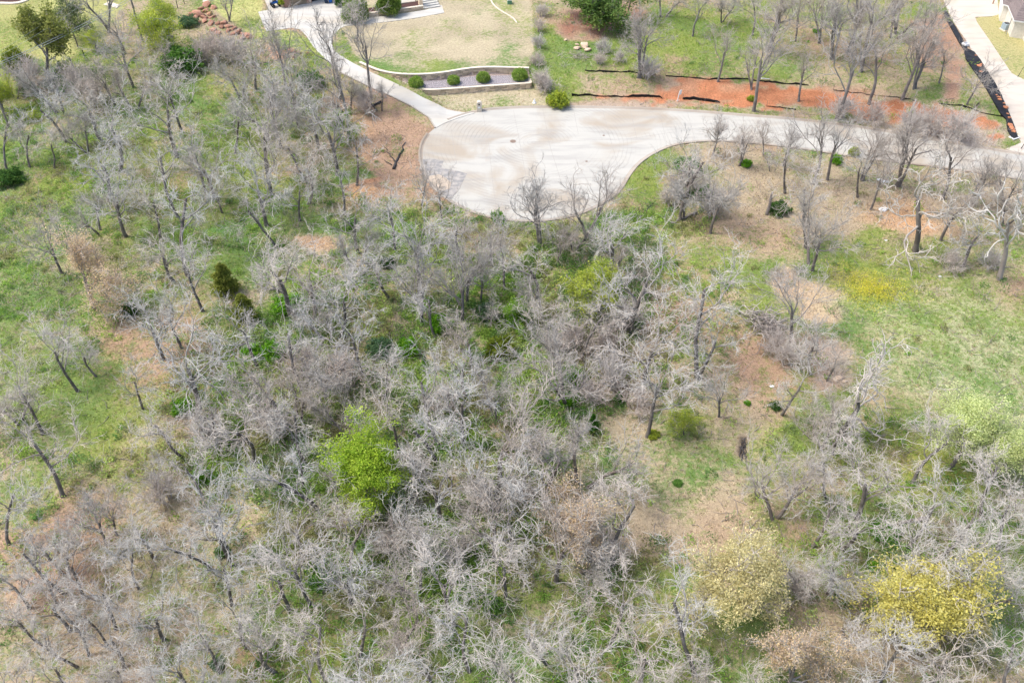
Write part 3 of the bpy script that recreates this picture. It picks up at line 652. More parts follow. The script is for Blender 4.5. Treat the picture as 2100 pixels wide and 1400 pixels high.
add_kind('GT', skeleton(509, **leafk), M['bark'], LC((140,184,66), (120,166,60), (160,196,80)), 12, .17, .08)

# shrubs and cedars: stems plus a crown of leaf faces
def cedar_kit(key, cols, n=2600, H=3.4, Rr=1.3, seed=1, size=.09, power=.8, name='cedar'):
    g = np.random.default_rng(seed); t = g.random(n)**.8; rad = Rr*(1-t)**power*(.75+.25*np.sin(t*23)); a = g.random(n)*2*np.pi; lump = 1+.22*np.sin(3*a+t*9)+.12*np.sin(7*a-t*15)
    rr = rad*lump*np.sqrt(g.uniform(.25, 1, n)); P = np.stack([rr*np.cos(a), rr*np.sin(a), .15+t*H], 1)
    lv, lf, lc = leaf_quads(P, 4, .06, size, cols, g, 1.0)
    st = np.array([[[0, 0, -.2], [0, 0, H*.5], [0.02, 0, H*.95]]]); v, f = tubes(st, np.array([[.09, .06, .02]]), 6)
    LIB.setdefault(key, []).append({'name': name, 'trunk': mesh_np('trunk', v, f, M['bark_dark'], {'pale': np.zeros(len(v))}), 'foliage': mesh_np('foliage', lv, lf, M['leaf'], {'col': lc}, smooth=False), 'w': Rr*2, 'h': H, 'c': np.zeros(3), 'zc': H*.4})
cedar_kit('CEDAR', LC((160,168,78), (136,150,66), (180,186,92)), seed=1, n=3600, Rr=1.5, power=.55)
cedar_kit('CEDARG', LC((84,140,48), (68,120,44), (104,160,60)), seed=2, n=1500)
def bush_kit(key, cols, seed, n=750, per=6, size=.07, flat=.8, hollow=.35, name='shrub', bump=.25, stems=True, tw=.012):
    g = np.random.default_rng(seed); d = g.normal(0, 1, (n, 3)); d[:, 2] = np.abs(d[:, 2])-.25; d /= np.linalg.norm(d, axis=1, keepdims=True)
    a = np.arctan2(d[:, 1], d[:, 0]); lump = 1+bump*np.sin(3*a+seed)*np.cos(4*d[:, 2]+seed)+bump*.6*np.sin(7*a+5*d[:, 2])
    P = d*(lump*g.uniform(hollow, 1, n)**.5)[:, None]; P[:, 2] = P[:, 2]*flat+.3*flat+.15
    lv, lf, lc = leaf_quads(P, per, .06, size, cols, g, .8)
    k = 9; S = np.zeros((k, 3)); D = g.normal(0, .5, (k, 3)); D[:, 2] = 1; D /= np.linalg.norm(D, axis=1, keepdims=True)
    Pt, Rt = grow(S, D, np.full(k, 1.0*flat+.2), np.full(k, .03), np.full(k, .01), 4, .2, 0, g); v, f = tubes(Pt, Rt, 4)
    LIB.setdefault(key, []).append({'name': name, 'stem': mesh_np('stem', v, f, M['bark_soft'], {'pale': np.full(len(v), .3)}), 'foliage': mesh_np('foliage', lv, lf, M['leaf'], {'col': lc}, smooth=False), 'w': 2.0, 'h': 1.3*flat+.15, 'c': np.zeros(3), 'zc': .6*flat})
for s in (1, 2): bush_kit('BRIGHT', LC((122,180,40), (100,160,44), (146,196,60)), 20+s)
for s in (1, 2): bush_kit('GREEN', LC((106,152,64), (88,134,58), (124,166,76)), 30+s)
bush_kit('DARKG', LC((80,118,54), (64,102,48), (100,138,62)), 41)
bush_kit('BLUEG', LC((118,150,104), (98,132,96)), 44, n=600)
bush_kit('ROUND', LC((150,180,84), (120,156,66), (178,200,100)), 45, n=1300, per=6, size=.055, flat=.88, hollow=.55, bump=.05)
bush_kit('YGB', LC((198,206,78), (178,194,70), (160,180,76)), 46, n=1100, flat=1.0)
bush_kit('OLIVEB', LC((132,150,48), (112,132,44), (150,164,62)), 47, n=1300, flat=1.0)
bush_kit('BIGDK', LC((132,160,78), (108,138,62), (156,180,88)), 48, n=2600, size=.045, flat=1.15, bump=.14, hollow=.5)

def place(kit, x, y, z, s, rz, sz=1.0, label=None, catg='tree', group=None, lean=None, keep_c=True):
    root = empty(kit['name'], (x, y, z), rz, label, catg, group)
    root.scale = (s, s, s*sz)
    if lean: root.rotation_euler = (lean[0], lean[1], rz)
    for part in ('trunk', 'crown', 'stem', 'foliage'):
        if part in kit:
            o = link(part, kit[part], None, root)
    return root
def place_crown(key, cx, cy, wpx, sz=1.0, name=None, hmax=14.5, push=True):
    """put a tree so that its crown stands where the photograph shows it"""
    if cy > 950 and key in 'ODX': wpx = wpx*.93
    ks = LIB[key]; kit = ks[random.randrange(len(ks))]; rz = random.random()*6.283
    hz = 5.0
    for _ in range(5):
        x, y = at_z(cx, cy, hz); s = wpx/scale_at(x, y, hz)/kit['w']; s = min(s, hmax/(kit['h']*sz)); hz = kit['zc']*s*sz+float(h(x, y))
    c = kit['c']; ox = (c[0]*math.cos(rz)-c[1]*math.sin(rz))*s; oy = (c[0]*math.sin(rz)+c[1]*math.cos(rz))*s
    bx, by = float(x-ox), float(y-oy)
    # a trunk may not stand in the road
    for P in (STREET, DRIVE1, DRIVE2) if push else ():
        for _ in range(12):
            if inside(P, np.array([bx]), np.array([by]))[0] or dist_poly(P, np.array([bx]), np.array([by]))[0] < .9:
                up_ = P is STREET and by > float(y_north(bx))-4.5; bx += (-1 if P is DRIVE1 else 0)*.8; by += .6 if up_ else -.8
            else: break
    r = place(kit, bx, by, float(h(bx, by)), s, rz, sz); r['_c'] = (cx, cy, wpx); r['_k'] = key
    if name: r.name = name
    return r

#TREES
exec_trees = None
T_ = '''
O 335 165 85|O 95 215 95|O 175 225 95|O 240 255 115|O 350 215 140|O 22 250 75|O 45 275 70|O 100 290 65|O 330 320 95|O 215 325 115|O 390 300 85|D 440 335 95|O 540 305 115|O 600 300 90
O 680 240 115 1.2|D 520 115 115|O 560 165 160 1.15|V 582 70 115 1.35|V 655 72 130 1.35|V 665 140 125 1.25|V 752 72 185 1.3|O 722 18 52|D 762 180 62|D 480 155 80|O 610 195 85|O 480 240 85|O 640 340 100|O 720 300 95
D 235 48 80|D 232 108 115|D 198 150 100|D 325 108 65|D 90 160 95|D 20 165 65|O 225 395 115|D 165 432 90|D 75 485 120 1.2|O 300 400 85|O 390 400 125|O 530 370 115|O 615 385 90|O 690 370 90|O 325 520 95|O 392 525 100|O 570 535 150
O 115 690 105|O 35 785 110|O 350 615 90|O 310 655 115|O 165 725 70|O 640 560 120|O 470 690 110|O 392 735 170|O 295 785 85|O 590 680 100|D 620 790 105|D 130 60 40
O 735 440 115|V 868 365 62 1.1|V 914 380 44 1.3|O 860 480 215 1.1|O 790 420 85|O 770 530 105|O 930 460 95|V 1105 415 115|V 1215 400 125|O 1260 470 125|O 1080 560 105|D 1000 640 65|O 700 600 135|O 680 680 125|O 880 620 95|O 1020 500 90
D 1125 745 165|O 960 750 125|O 860 775 115|O 790 755 105|D 1015 785 105|O 1328 565 185|O 1445 585 150|O 1330 690 145|O 1460 690 125|O 1250 640 95|O 1360 780 130
O 1395 335 85|O 1450 330 100|D 1475 385 85|D 1425 395 80|V 1475 262 62|V 1532 285 62|V 1570 272 42 1.3|V 1580 322 34|V 1622 282 62|V 1666 255 95|O 1622 330 95|V 1742 282 85|V 1792 292 85|O 1772 345 85|V 1810 335 60|V 1880 285 115|V 1958 310 95|V 2020 350 80|V 2080 360 85
O 1645 385 95|D 1690 450 135|X 1885 430 170 1.05|DEAD 2062 440 95 1.25|X 1980 480 85|D 1960 400 85|D 2085 420 85|D 1640 600 155|O 1662 700 95|O 1640 780 115|D 1705 740 90|X 1800 820 150 1.15|D 1680 850 110|O 1722 890 95
O 1925 900 130|O 2045 965 145|O 1800 975 160|O 1900 1030 155|O 1985 1050 155|O 2075 1055 150|D 1600 965 155|O 1700 955 115|O 1690 1040 135|O 1765 1080 135|O 1895 1130 150|O 1985 1130 175|O 2065 1150 135
O 1640 1160 95|D 1750 1190 120|O 1750 1290 135|O 1830 1365 165|O 1960 1355 150|O 2075 1310 125|O 2065 1210 125|D 1228 945 165|O 1280 1040 175|D 1160 1055 155|D 1185 1130 165|O 1262 1230 175|O 1370 1225 170|O 1335 1335 150|O 1185 1330 160|O 1100 1300 150|O 1425 1390 115|O 1565 1395 120
O 60 920 165|O 40 1010 115|O 330 870 115|O 430 850 95|O 485 900 155|O 380 965 115|D 520 830 130|O 600 860 130|D 300 975 110|O 560 1000 160|O 450 1040 145|O 625 1050 120
O 870 870 150|O 960 850 145|D 1080 865 150|O 1010 960 165|O 900 980 155|O 1130 950 145|O 850 1060 135|O 720 1085 140|D 960 1060 140|O 1060 1080 150|O 645 940 95|D 700 830 120|O 785 830 115
O 600 1130 145|O 700 1160 145|D 820 1150 150|O 920 1160 155|O 1020 1190 145|O 560 1220 150|O 645 1300 155|O 740 1270 150|D 850 1280 150|O 950 1280 155|O 1040 1375 150|O 880 1380 145|O 760 1385 150|O 620 1395 145|O 520 1330 140
D 225 1055 120|O 285 1080 110|O 170 1130 115|D 110 1110 110|O 40 1130 110|O 350 1140 125|D 405 1090 110|O 455 1160 120|O 30 1190 110|O 100 1230 115|O 205 1210 120|O 300 1250 130|O 60 1310 105|O 145 1290 110|O 230 1300 120|O 400 1290 120|O 480 1270 130|O 130 1385 120|O 300 1385 120|D 430 1385 120|O 215 1400 110|O 20 1400 110
V 1325 65 85 1.25|V 1475 82 52|B 1237 95 30|V 1545 112 75|V 1582 78 95|V 1600 10 95|V 1540 -5 60|V 1441 -5 55|V 1668 130 55|V 1735 112 95|V 1785 95 100|V 1785 50 85|V 1868 90 80|V 1895 100 85|V 1728 32 95|V 1762 30 65|V 1820 25 110|D 1870 25 85|V 1925 20 70|V 1950 115 50|D 2010 165 85|D 1650 18 85|V 1690 5 90|V 200 -20 95|V 465 -12 60|D 1290 -15 60|D 1380 -10 70|V 1850 -20 90|D 1500 5 60|V 1750 -20 80|D 280 165 90|D 150 260 70|D 430 390 80|O 500 430 80|D 20 830 100|O 2090 860 60|D 1470 790 110|D 960 520 95|D 1040 480 85|D 1000 565 95|D 905 565 105|D 1150 500 75|D 1200 625 95|D 1095 612 75|D 745 500 95|D 825 565 105|D 650 640 95|D 1290 545 85|D 1185 480 70|D 930 700 85|D 605 140 105 1.2|D 560 235 100|D 690 190 80|D 520 205 105|D 640 235 95|D 690 760 100|O 90 1170 105|O 180 1280 105|O 260 1140 100|O 350 1350 110|O 20 1250 95|D 160 1060 90|O 240 1380 100|O 1120 640 90
'''
bare = []
for ln in T_.strip().splitlines():
    for it in ln.split('|'):
        t = it.split(); bare.append(place_crown(t[0], float(t[1]), float(t[2]), float(t[3]), float(t[4]) if len(t) > 4 else 1.0, 'bare_tree' if t[0] != 'B' else 'bare_shrub'))
LEAFY = [('LIME',750,948,120,1.1,'bright lime green tree in full leaf among bare grey trees','lime_green_tree'),
 ('CREAM',1518,1185,190,.95,'large cream yellow budding oak in the lower right','budding_oak'),
 ('YELLOW',1905,1225,175,.85,'bright yellow flowering oak near the bottom right corner','budding_oak'),
 ('CREAM',1990,1262,90,.8,'smaller tan yellow tree joined to the right of the bright yellow oak','budding_oak'),
 ('TAN',1655,1330,135,.95,'orange tan budding oak at the bottom edge, below the cream yellow oak','budding_oak'),
 ('TAN',205,552,112,1.1,'tan leaved tree with pinkish crown in the left woods','tan_leaved_tree'),
 ('TAN',1170,1060,130,1.0,'pinkish tan twiggy tree at the centre bottom of the woods','tan_leaved_tree'),
 ('PALE',1992,862,108,1.0,'pale green leafing tree at the edge of the right meadow, upper of two','pale_green_tree'),
 ('PALE',2075,914,92,1.0,'pale green leafing tree at the right edge, lower of two','pale_green_tree'),
 ('YG',318,42,95,1.0,'yellow green tree left of the red boulder heap','yellow_green_tree'),
 ('YG',12,192,70,1.0,'yellow green tree at the left edge below the mown lawn','yellow_green_tree'),
 ('YG',187,76,34,1.0,'small light green sapling right of the lawn tree','sapling'),
 ('YG',1406,855,56,1.0,'small yellow leafing tree in the clearing above the cream oak','sapling'),
 ('OLIVE',92,66,66,1.15,'solitary olive green tree on the mown lawn top left','lawn_tree'),
 ('GGREY',148,25,64,1.1,'half bare grey green tree right of the lawn tree','lawn_tree'),
 ('LIVE',1225,-2,130,.8,'broad dark green live oak on the bright grass at the top','live_oak'),
 ('GT',700,258,60,1.2,'vine clad green tree below the left driveway','vine_clad_tree'),
 ('YG',1215,575,120,.9,'yellow green leafing tree below the turning circle','yellow_green_tree'),
 ('GT',1062,640,70,.9,'light green sapling left of the olive shrub clearing','sapling')]
random.seed(12)
for k, cx, cy, w_, sz, lab, nm in LEAFY:
    r = place_crown(k, cx, cy, w_, sz, nm); r['label'] = lab; r['category'] = 'tree'
SH = [('CEDAR',460,578,62,1.0,'upper olive cedar in the left woods'),('CEDAR',500,638,60,1.0,'lower olive cedar in the left woods, below the other one'),
 ('CEDARG',1216,872,38,1.0,'small bright green cedar left of the clearing'),('CEDARG',1268,818,27,.9,'small green cedar above the clearing, right of the bare thicket'),('DARKG',1591,832,24,.8,'small dark green bush on the leaf litter strip'),
 ('BRIGHT',1533,826,14,.9,'tiny yellow green bush left of the small dark green bush'),('OLIVEB',1024,716,56,1.0,'rounded olive green shrub in the middle of the woods'),('DARKG',262,638,36,.9,'bright dark green bush under the tan leaved tree'),
 ('DARKG',1598,428,42,.8,'dark green bush at the foot of a bare tree right of the fallen log'),('BRIGHT',1716,328,24,1.2,'yellow green bush below the road, left of a pair'),('YGB',1752,312,20,1.2,'pale yellow bush below the road, right of a pair'),
 ('YGB',1145,206,42,.9,'yellow green bush on the street curb'),('BRIGHT',1675,64,16,.8,'tiny bright green bush in the upper right woods'),('YGB',1541,202,16,.8,'small yellow bush on the red earth bank'),
 ('BRIGHT',835,715,46,1.3,'bright green bush left of the rounded olive shrub'),('CEDARG',870,740,18,1.3,'slender bright green bush right of a larger bright bush'),('BRIGHT',905,665,48,1.1,'bright green bush at the foot of the largest bare oak'),
 ('BRIGHT',1180,775,40,1.4,'bright green bush right of the pale twiggy tree'),('BRIGHT',1165,820,38,1.0,'bright green bush below right of the pale twiggy tree'),('BLUEG',780,715,56,1.0,'blue grey green shrub left of the bright green bushes'),
 ('BRIGHT',375,835,44,1.0,'bright green bush in the left part of the lot'),('BRIGHT',415,975,34,1.6,'bright green upright bush left of the lime green tree'),('DARKG',18,365,56,.8,'dark green thicket bush at the left edge'),
 ('DARKG',112,168,44,.8,'dark evergreen bush in the grey thicket top left'),('GREEN',372,125,82,.9,'broad green shrub below the yellow green tree'),('GREEN',640,165,44,1.0,'green bush among tall trees left of the driveway'),
 ('GREEN',625,160,36,1.0,'smaller green bush left of the driveway trees'),('BRIGHT',590,625,60,.7,'leafy green bush beside the pale dense oak'),('BLUEG',1005,640,50,.9,'grey green shrub above the olive shrub'),('BRIGHT',1060,645,60,.8,'light green shrub above right of the olive shrub'),
 ('BRIGHT',1240,590,50,1.3,'yellow green shrub below the turning circle'),('GREEN',725,850,40,1.1,'green bush directly above the lime green tree'),('DARKG',795,540,30,1.0,'dark green bush in the upper lot'),('GREEN',720,460,34,1.0,'green vine bush near the upper left edge of the lot'),
 ('GREEN',1120,1020,30,1.0,'dark green bush below centre of the lot'),('GREEN',1065,920,30,1.2,'green bush right of centre in the lot'),('BRIGHT',1020,445,26,1.5,'green bush at the curb bottom of the turning circle'),('GREEN',1410,340,50,.9,'green shrub in the thicket right of the turning circle'),
 ('GREEN',1440,395,46,.8,'lower green shrub in the thicket right of the turning circle'),('BRIGHT',1530,335,24,.8,'small pale green bush at the road edge'),('BRIGHT',560,720,50,1.0,'green bush below the cedars'),('BRIGHT',515,720,40,1.0,'green bush left below the cedars'),
 ('GREEN',655,1190,46,.8,'green bush at the lower left boundary of the lot'),('GREEN',640,1165,36,.8,'dark bush beside another at lower left of the lot'),('GREEN',1010,1240,44,.8,'dark green bush in the bottom centre woods'),('GREEN',1390,990,20,.5,'low green tuft in the clearing'),
 ('YGB',1340,890,26,.6,'feathery yellow green shrub in the clearing'),('GREEN',455,1130,30,.8,'small green bush in the lower left woods'),('BLUEG',445,1360,30,1.0,'blue green bush near the bottom left'),('GREEN',1815,1090,60,.5,'low green shrub in the right woods'),
 ('BRIGHT',1790,1160,24,.8,'bright green bush above the yellow oak'),('GREEN',55,180,36,.9,'green ivy bush at the far left thicket'),('GREEN',140,175,44,.7,'green ivy mound beside the evergreen bush'),('BRIGHT',118,142,26,.6,'bright green low bush at the lawn edge'),
 ('OLIVEB',35,130,50,1.3,'olive shrub at the left lawn edge'),('BLUEG',385,45,40,.8,'grey green shrub left of the red boulders'),('DARKG',700,5,26,1.0,'small shrub by the garage corner'),
 ('BIGDK',728,22,52,1.15,'large dark green shrub by the front walkway, left of two'),('BIGDK',797,8,50,1.15,'large dark green shrub by the front walkway, right of two')]
for k, cx, cy, w_, sz, lab in SH:
    r = place_crown(k, cx, cy, w_, sz, {'CEDAR': 'cedar', 'CEDARG': 'cedar'}.get(k, 'shrub'), push=False); r['label'] = lab; r['category'] = 'cedar' if 'CEDAR' in k else 'shrub'
for i, (cx, cy, w_) in enumerate([(853,168,30), (930,162,29), (991,157,30), (1066,153,31)]):
    z = BED_Z; kit = LIB['ROUND'][0]; x, y = at_z(cx, cy, z+.75); s = w_/scale_at(x, y, z)/2.1*[1.06, .92, 1.0, 1.1][i]
    place(kit, float(x), float(y), z+.02, float(s), i*1.3, 1.05, ['clipped round shrub at the left end of the gravel bed', 'clipped round shrub, second from left in the gravel bed', 'clipped round shrub, third from left in the gravel bed', 'clipped round shrub at the right end of the gravel bed'][i], 'shrub', 'clipped round shrubs in the gravel bed')
# scrubby hedgerow between lawn and meadow, thickets at feet of trees
THK = [(1112,20,24),(1106,50,26),(1104,84,26),(1102,120,28),(1110,158,36),(1120,174,34),(1328,135,46),(1230,118,24),(1270,116,24),(1405,370,60),(1460,410,60),(1380,400,50),(745,205,50),
       (1240,700,70),(1255,760,80),(1215,800,60),(1180,690,70),(1290,640,70),(1590,700,50),(1620,720,60),(440,95,60),(480,100,60),(410,105,50),(2035,530,44),(1955,535,46),(1925,265,60),(1985,275,60),(1880,250,50),(1800,250,50),(1740,240,50),(700,760,90),(620,740,80),(560,860,80),
       (1150,700,60),(910,820,80),(980,1010,80),(800,1100,80),(700,960,60),(1060,1000,70),(430,880,70),(330,1000,70),(1240,1120,80),(1640,1200,60),(940,1120,70),(840,950,70),(1310,820,60),(150,160,60),(60,150,60),(190,185,60)]
for i, (cx, cy, w_) in enumerate(THK):
    r = place_crown('B', cx, cy, w_, 1.0, 'bare_thicket'); bare.append(r); r['_k'] = 'B'

# ---------------------------------------------------------------- labels that single each bare tree out
LM = [('the bright lime green tree',750,955),('the large cream yellow oak',1518,1180),('the bright yellow oak',1905,1230),('the stone mailbox',983,215),('the manhole cover',1052,290),('the two olive cedars',480,610),('the tan leaved tree',205,560),
 ('the brush pile',1545,650),('the red boulder heap',440,50),('the ragged white tree in the meadow',1800,820),('the bleached dead tree',2062,435),('the rounded olive shrub',1024,716),('the dark ash strip',1525,920),('the fallen log',1400,448),('the live oak',1228,12),
 ('the white broken trunk',1863,225),('the small green cedar',1216,872),('the pale green trees',2020,885),('the orange tan oak',1650,1340),('the olive lawn tree',92,66),('the black plastic strip',2030,180),('the gravel shrub bed',960,165),('the bottom left corner',0,1400),('the left corner of the lot',20,900),
 ('the red earth bank',1650,210),('the yellow mustard patch',1790,590),('the bright bush under the tan tree',262,638),('the top right wood',1760,60),('the bottom centre of the picture',800,1400),('the left edge halfway up',0,480)]
SEC = ['right of', 'above right of', 'above', 'above left of', 'left of', 'below left of', 'below', 'below right of']
ORD = ['nearest', 'second nearest', 'third nearest', 'fourth nearest', 'fifth nearest', 'sixth nearest', 'seventh nearest', 'eighth nearest', 'ninth nearest', 'tenth nearest']
ON = 'first second third fourth fifth sixth seventh eighth ninth tenth eleventh twelfth thirteenth fourteenth fifteenth sixteenth seventeenth eighteenth nineteenth twentieth'.split()
def ordn(i): return '' if i == 0 else (ON[i] if i < 20 else ('twenty '+ON[i-20] if i < 29 else 'thirtieth'))
def sector(cx, cy, L_): return int(round(math.atan2(-(cy-L_[2]), cx-L_[1])/(math.pi/4))) % 8
WORD = {'O': 'crooked bare oak', 'D': 'dense twiggy bare tree', 'V': 'dark slender bare tree', 'X': 'ragged white limbed tree', 'B': 'low bare thicket'}
for r in bare:
    cx, cy, w_ = r['_c']; k = r['_k']
    if k == 'DEAD': r['label'] = 'bleached dead tree with broken white limbs at the right edge'; r['category'] = 'tree'; r.name = 'dead_tree'; continue
    L_ = min((l for l in LM if math.hypot(l[1]-cx, l[2]-cy) > 25), key=lambda l: math.hypot(l[1]-cx, l[2]-cy)); s = sector(cx, cy, L_)
    mates = sorted((math.hypot(q['_c'][0]-L_[1], q['_c'][1]-L_[2]), i) for i, q in enumerate(bare) if q['_k'] == k and sector(q['_c'][0], q['_c'][1], L_) == s)
    rank = [i for _, i in mates].index(bare.index(r))
    sz = 'large ' if w_ > 150 else ('small ' if w_ < 70 and k != 'B' else '')
    r['label'] = f"{sz}{WORD[k]}, {ordn(rank)} nearest {SEC[s]} {L_[0]}"
    if (cx, cy) == (1800, 820): r['label'] = 'ragged white limbed tree standing in the right meadow'
    r['category'] = 'thicket' if k == 'B' else 'tree'
    r['group'] = 'bare thickets between the trees' if k == 'B' else 'bare trees of the winter woods'
    r['label'] = r['label'].replace(',  ', ', ')
for o in bpy.data.objects:
    for k in ('_c', '_k'):
        if k in o: del o[k]

# ---------------------------------------------------------------- uncountable growth: undergrowth, brush, grass
def pick(n, blobs=None, gmin=None, seed=0, box=(-40, -10, 2140, 1470), wood=True):
    """scatter points on the visible ground"""
    g = np.random.default_rng(seed); m_ = n*6
    y = g.uniform(32, 172, m_); x = g.uniform(-1, 1, m_)*(y*.55+22)
    z = h(x, y); a, b = proj(x, y, z); ok = (a > box[0]) & (a < box[2]) & (b > box[1]) & (b < box[3])
    ok &= ~inside(STREET, x, y) & (dist_poly(STREET, x, y) > .6)
    for P in (DRIVE1, DRIVE2): ok &= ~inside(P, x, y) & (dist_poly(P, x, y) > .5)
    for P in (LAWN, TERR, FRONT, YLAWN, YLAWN2, YLAWN3)+tuple(RB): ok &= ~inside(np.asarray(P), x, y)
    return x[ok], y[ok], z[ok], a[ok], b[ok], g
WOODS = [[(0,120),(110,135),(210,90),(330,80),(540,90),(640,110),(740,190),(750,300),(760,400),(860,420),(1000,455),(1110,465),(1210,445),(1290,400),(1370,420),(1500,420),(1430,480),(1360,520),(1480,560),(1530,640),(1500,760),(1440,830),(1250,850),(1240,900),(1320,980),(1380,1100),(1440,1250),(1500,1450),(-20,1450),(-20,900),(220,960),(250,860),(380,680),(520,600),(600,540),(420,500),(330,600),(200,740),(60,900),(-20,900)]]
CORE = np.array([(760,450),(900,420),(1000,455),(1110,470),(1210,450),(1300,440),(1370,530),(1340,640),(1230,830),(1210,880),(1190,1010),(1100,1120),(1060,1250),(700,1230),(480,1120),(330,930),(340,780),(520,680),(640,560)], float)
g_at = lambda px, py: None
def clumps_green():
    x, y, z, a, b, g = pick(9000, seed=61)
    core = inside(CORE, a, b); wood = inside(np.array(WOODS[0], float), a, b)
    right = (a > 1560) & (b > 870)
    n1 = vnoise(x, y, 4.0, 30); n2 = vnoise(x, y, 1.6, 31)
    p = np.where(core, 1.0, np.where(wood, .36, np.where(right, .2, .035)))*sstep((n1*.6+n2*.5-.38+.12*core+.06*(core & (b < 720)))*4)
    low_left = (a < 520) & (b > 1000); p = np.where(low_left, p*.25, p)
    k = g.random(len(x)) < p; x, y, z, a, b, n1 = x[k], y[k], z[k], a[k], b[k], n1[k]
    n = len(x); Rr = g.uniform(.35, 1.15, n); H = Rr*g.uniform(.6, 1.6, n)
    per = 26; N_ = n*per
    d = g.normal(0, 1, (N_, 3)); d /= np.linalg.norm(d, axis=1, keepdims=True); d[:, 2] = np.abs(d[:, 2])
    rad = g.uniform(.4, 1, N_)[:, None]
    P = np.stack([np.repeat(x, per), np.repeat(y, per), np.repeat(z, per)], 1)+d*rad*np.stack([np.repeat(Rr, per), np.repeat(Rr, per), np.repeat(H, per)], 1)
    pal = np.array(LC((164,196,90), (142,180,84), (116,156,84), (150,168,114), (182,206,110), (168,168,112)))
    ci = np.clip((vnoise(x, y, 3.5, 33)*len(pal)*1.3-.6+g.normal(0, .7, n)).astype(int), 0, len(pal)-1)
    v, f, _ = leaf_quads(P, 3, .09, .085, pal, g, .8)
    col = np.repeat(pal[ci]*g.uniform(.8, 1.2, (n, 1)), per*3, 0)*g.uniform(.75, 1.25, (N_*3, 1)); col = np.repeat(col, 4, 0)
    return mesh_np('undergrowth', v, f, M['leaf'], {'col': col}, smooth=False)
o = link('undergrowth', clumps_green()); tag(o, 'green leafy undergrowth spreading beneath the bare trees', kind='stuff')
def clumps_brush():
    x, y, z, a, b, g = pick(9000, seed=71)
    core = inside(CORE, a, b); wood = inside(np.array(WOODS[0], float), a, b); right = (a > 1560) & (b > 870)
    upper = (a > 1500) & (b < 430) & (b > 290)
    n1 = vnoise(x, y, 5.0, 40)
    p = np.where(core, .22, np.where(wood, .12, np.where(right, .2, np.where(upper, .12, .035))))*sstep((n1-.25)*3)
    k = g.random(len(x)) < p; x, y, z = x[k], y[k], z[k]; n = len(x)
    per = 14; N_ = n*per; S = np.stack([np.repeat(x, per), np.repeat(y, per), np.repeat(z, per)-.05], 1); S[:, :2] += g.normal(0, .35, (N_, 2))
    D = g.normal(0, .75, (N_, 3)); D[:, 2] = g.uniform(.3, 1.2, N_); D /= np.linalg.norm(D, axis=1, keepdims=True)
    P, Rr = grow(S, D, g.uniform(.5, 1.8, N_), np.full(N_, .016), np.full(N_, .008), 3, .35, -.03, g)
    v, f = tubes(P, Rr, 3); pal = np.array(LC((200,186,178), (186,172,160), (208,200,194), (176,156,144)))
    ci = g.integers(0, 4, n); col = np.repeat(pal[ci]*g.uniform(.8, 1.15, (n, 1)), per*12, 0)
    return mesh_np('brush', v, f, M['brush'], {'col': col})
o = link('brush', clumps_brush()); tag(o, 'tangle of low dry twigs and saplings on the wood floor', kind='stuff')
def tufts():
    g = np.random.default_rng(81); sel = fine & (py_ > -10) & (py_ < 1420) & (px_ > -30) & (px_ < 2130) & ~inS & (dS > .4) & ~inside(DRIVE1, gx, gy) & ~inside(DRIVE2, gx, gy) & ~inside(TERR, gx, gy) & ~inside(LAWN, gx, gy) & ~inside(YLAWN3, gx, gy)
    w = np.clip(G, .12, 1)*sel; n = 85000; i = g.choice(len(gx), n, p=w/w.sum())
    x = gx[i]+g.uniform(-.2, .2, n); y = gy[i]+g.uniform(-.2, .2, n); z = gz[i]
    per = 3; N_ = n*per; c = np.stack([np.repeat(x, per), np.repeat(y, per), np.repeat(z, per)], 1); c[:, :2] += g.normal(0, .07, (N_, 2))
    an = g.random(N_)*6.283; wd = g.uniform(.02, .045, N_); ht = g.uniform(.08, .28, N_)*np.repeat(g.uniform(.5, 1.2, n), per)
    dx = np.cos(an)*wd; dy = np.sin(an)*wd; lean = g.normal(0, .09, (N_, 2))
    V = np.stack([c+np.stack([dx, dy, np.zeros(N_)-.02], 1), c-np.stack([dx, dy, np.zeros(N_)+.02], 1), c+np.stack([lean[:, 0], lean[:, 1], ht], 1)], 1).reshape(-1, 3)
    gc = np.array(LC((150,186,70), (128,168,66), (176,186,92))); dc = np.array(LC((204,190,140), (190,168,130)))
    isg = g.random(n) < np.clip(G[i]*1.1, .1, .95); col = np.where(isg[:, None], gc[g.integers(0, 3, n)], dc[g.integers(0, 2, n)])
    return mesh_np('grass', V, np.arange(N_*3).reshape(-1, 3), M['leaf'], {'col': np.repeat(col*g.uniform(.8, 1.2, (n, 1)), per*3, 0)}, smooth=False)
o = link('grass', tufts()); tag(o, 'tufts of grass and weeds over the open ground', kind='stuff')
def mustard():
    g = np.random.default_rng(85); n = 420; a = g.normal(0, 1, (n, 2)); pts = [at_z(1786+34*p+14*q, 590+20*q, .2) for p, q in a]; x = np.array([p[0] for p in pts]); y = np.array([p[1] for p in pts]); z = h(x, y)
    P = np.repeat(np.stack([x, y, z], 1), 12, 0)+g.normal(0, 1, (n*12, 3))*[.25, .25, .05]; P[:, 2] += g.uniform(.1, .6, n*12)
    v, f, c = leaf_quads(P, 2, .05, .05, LC((250,240,90), (240,230,96), (190,206,90), (244,236,120)), g, .6); return mesh_np('mustard_flowers', v, f, M['leaf'], {'col': c}, smooth=False)
o = link('mustard_flowers', mustard()); tag(o, 'patch of yellow flowering weeds in the meadow', kind='stuff')
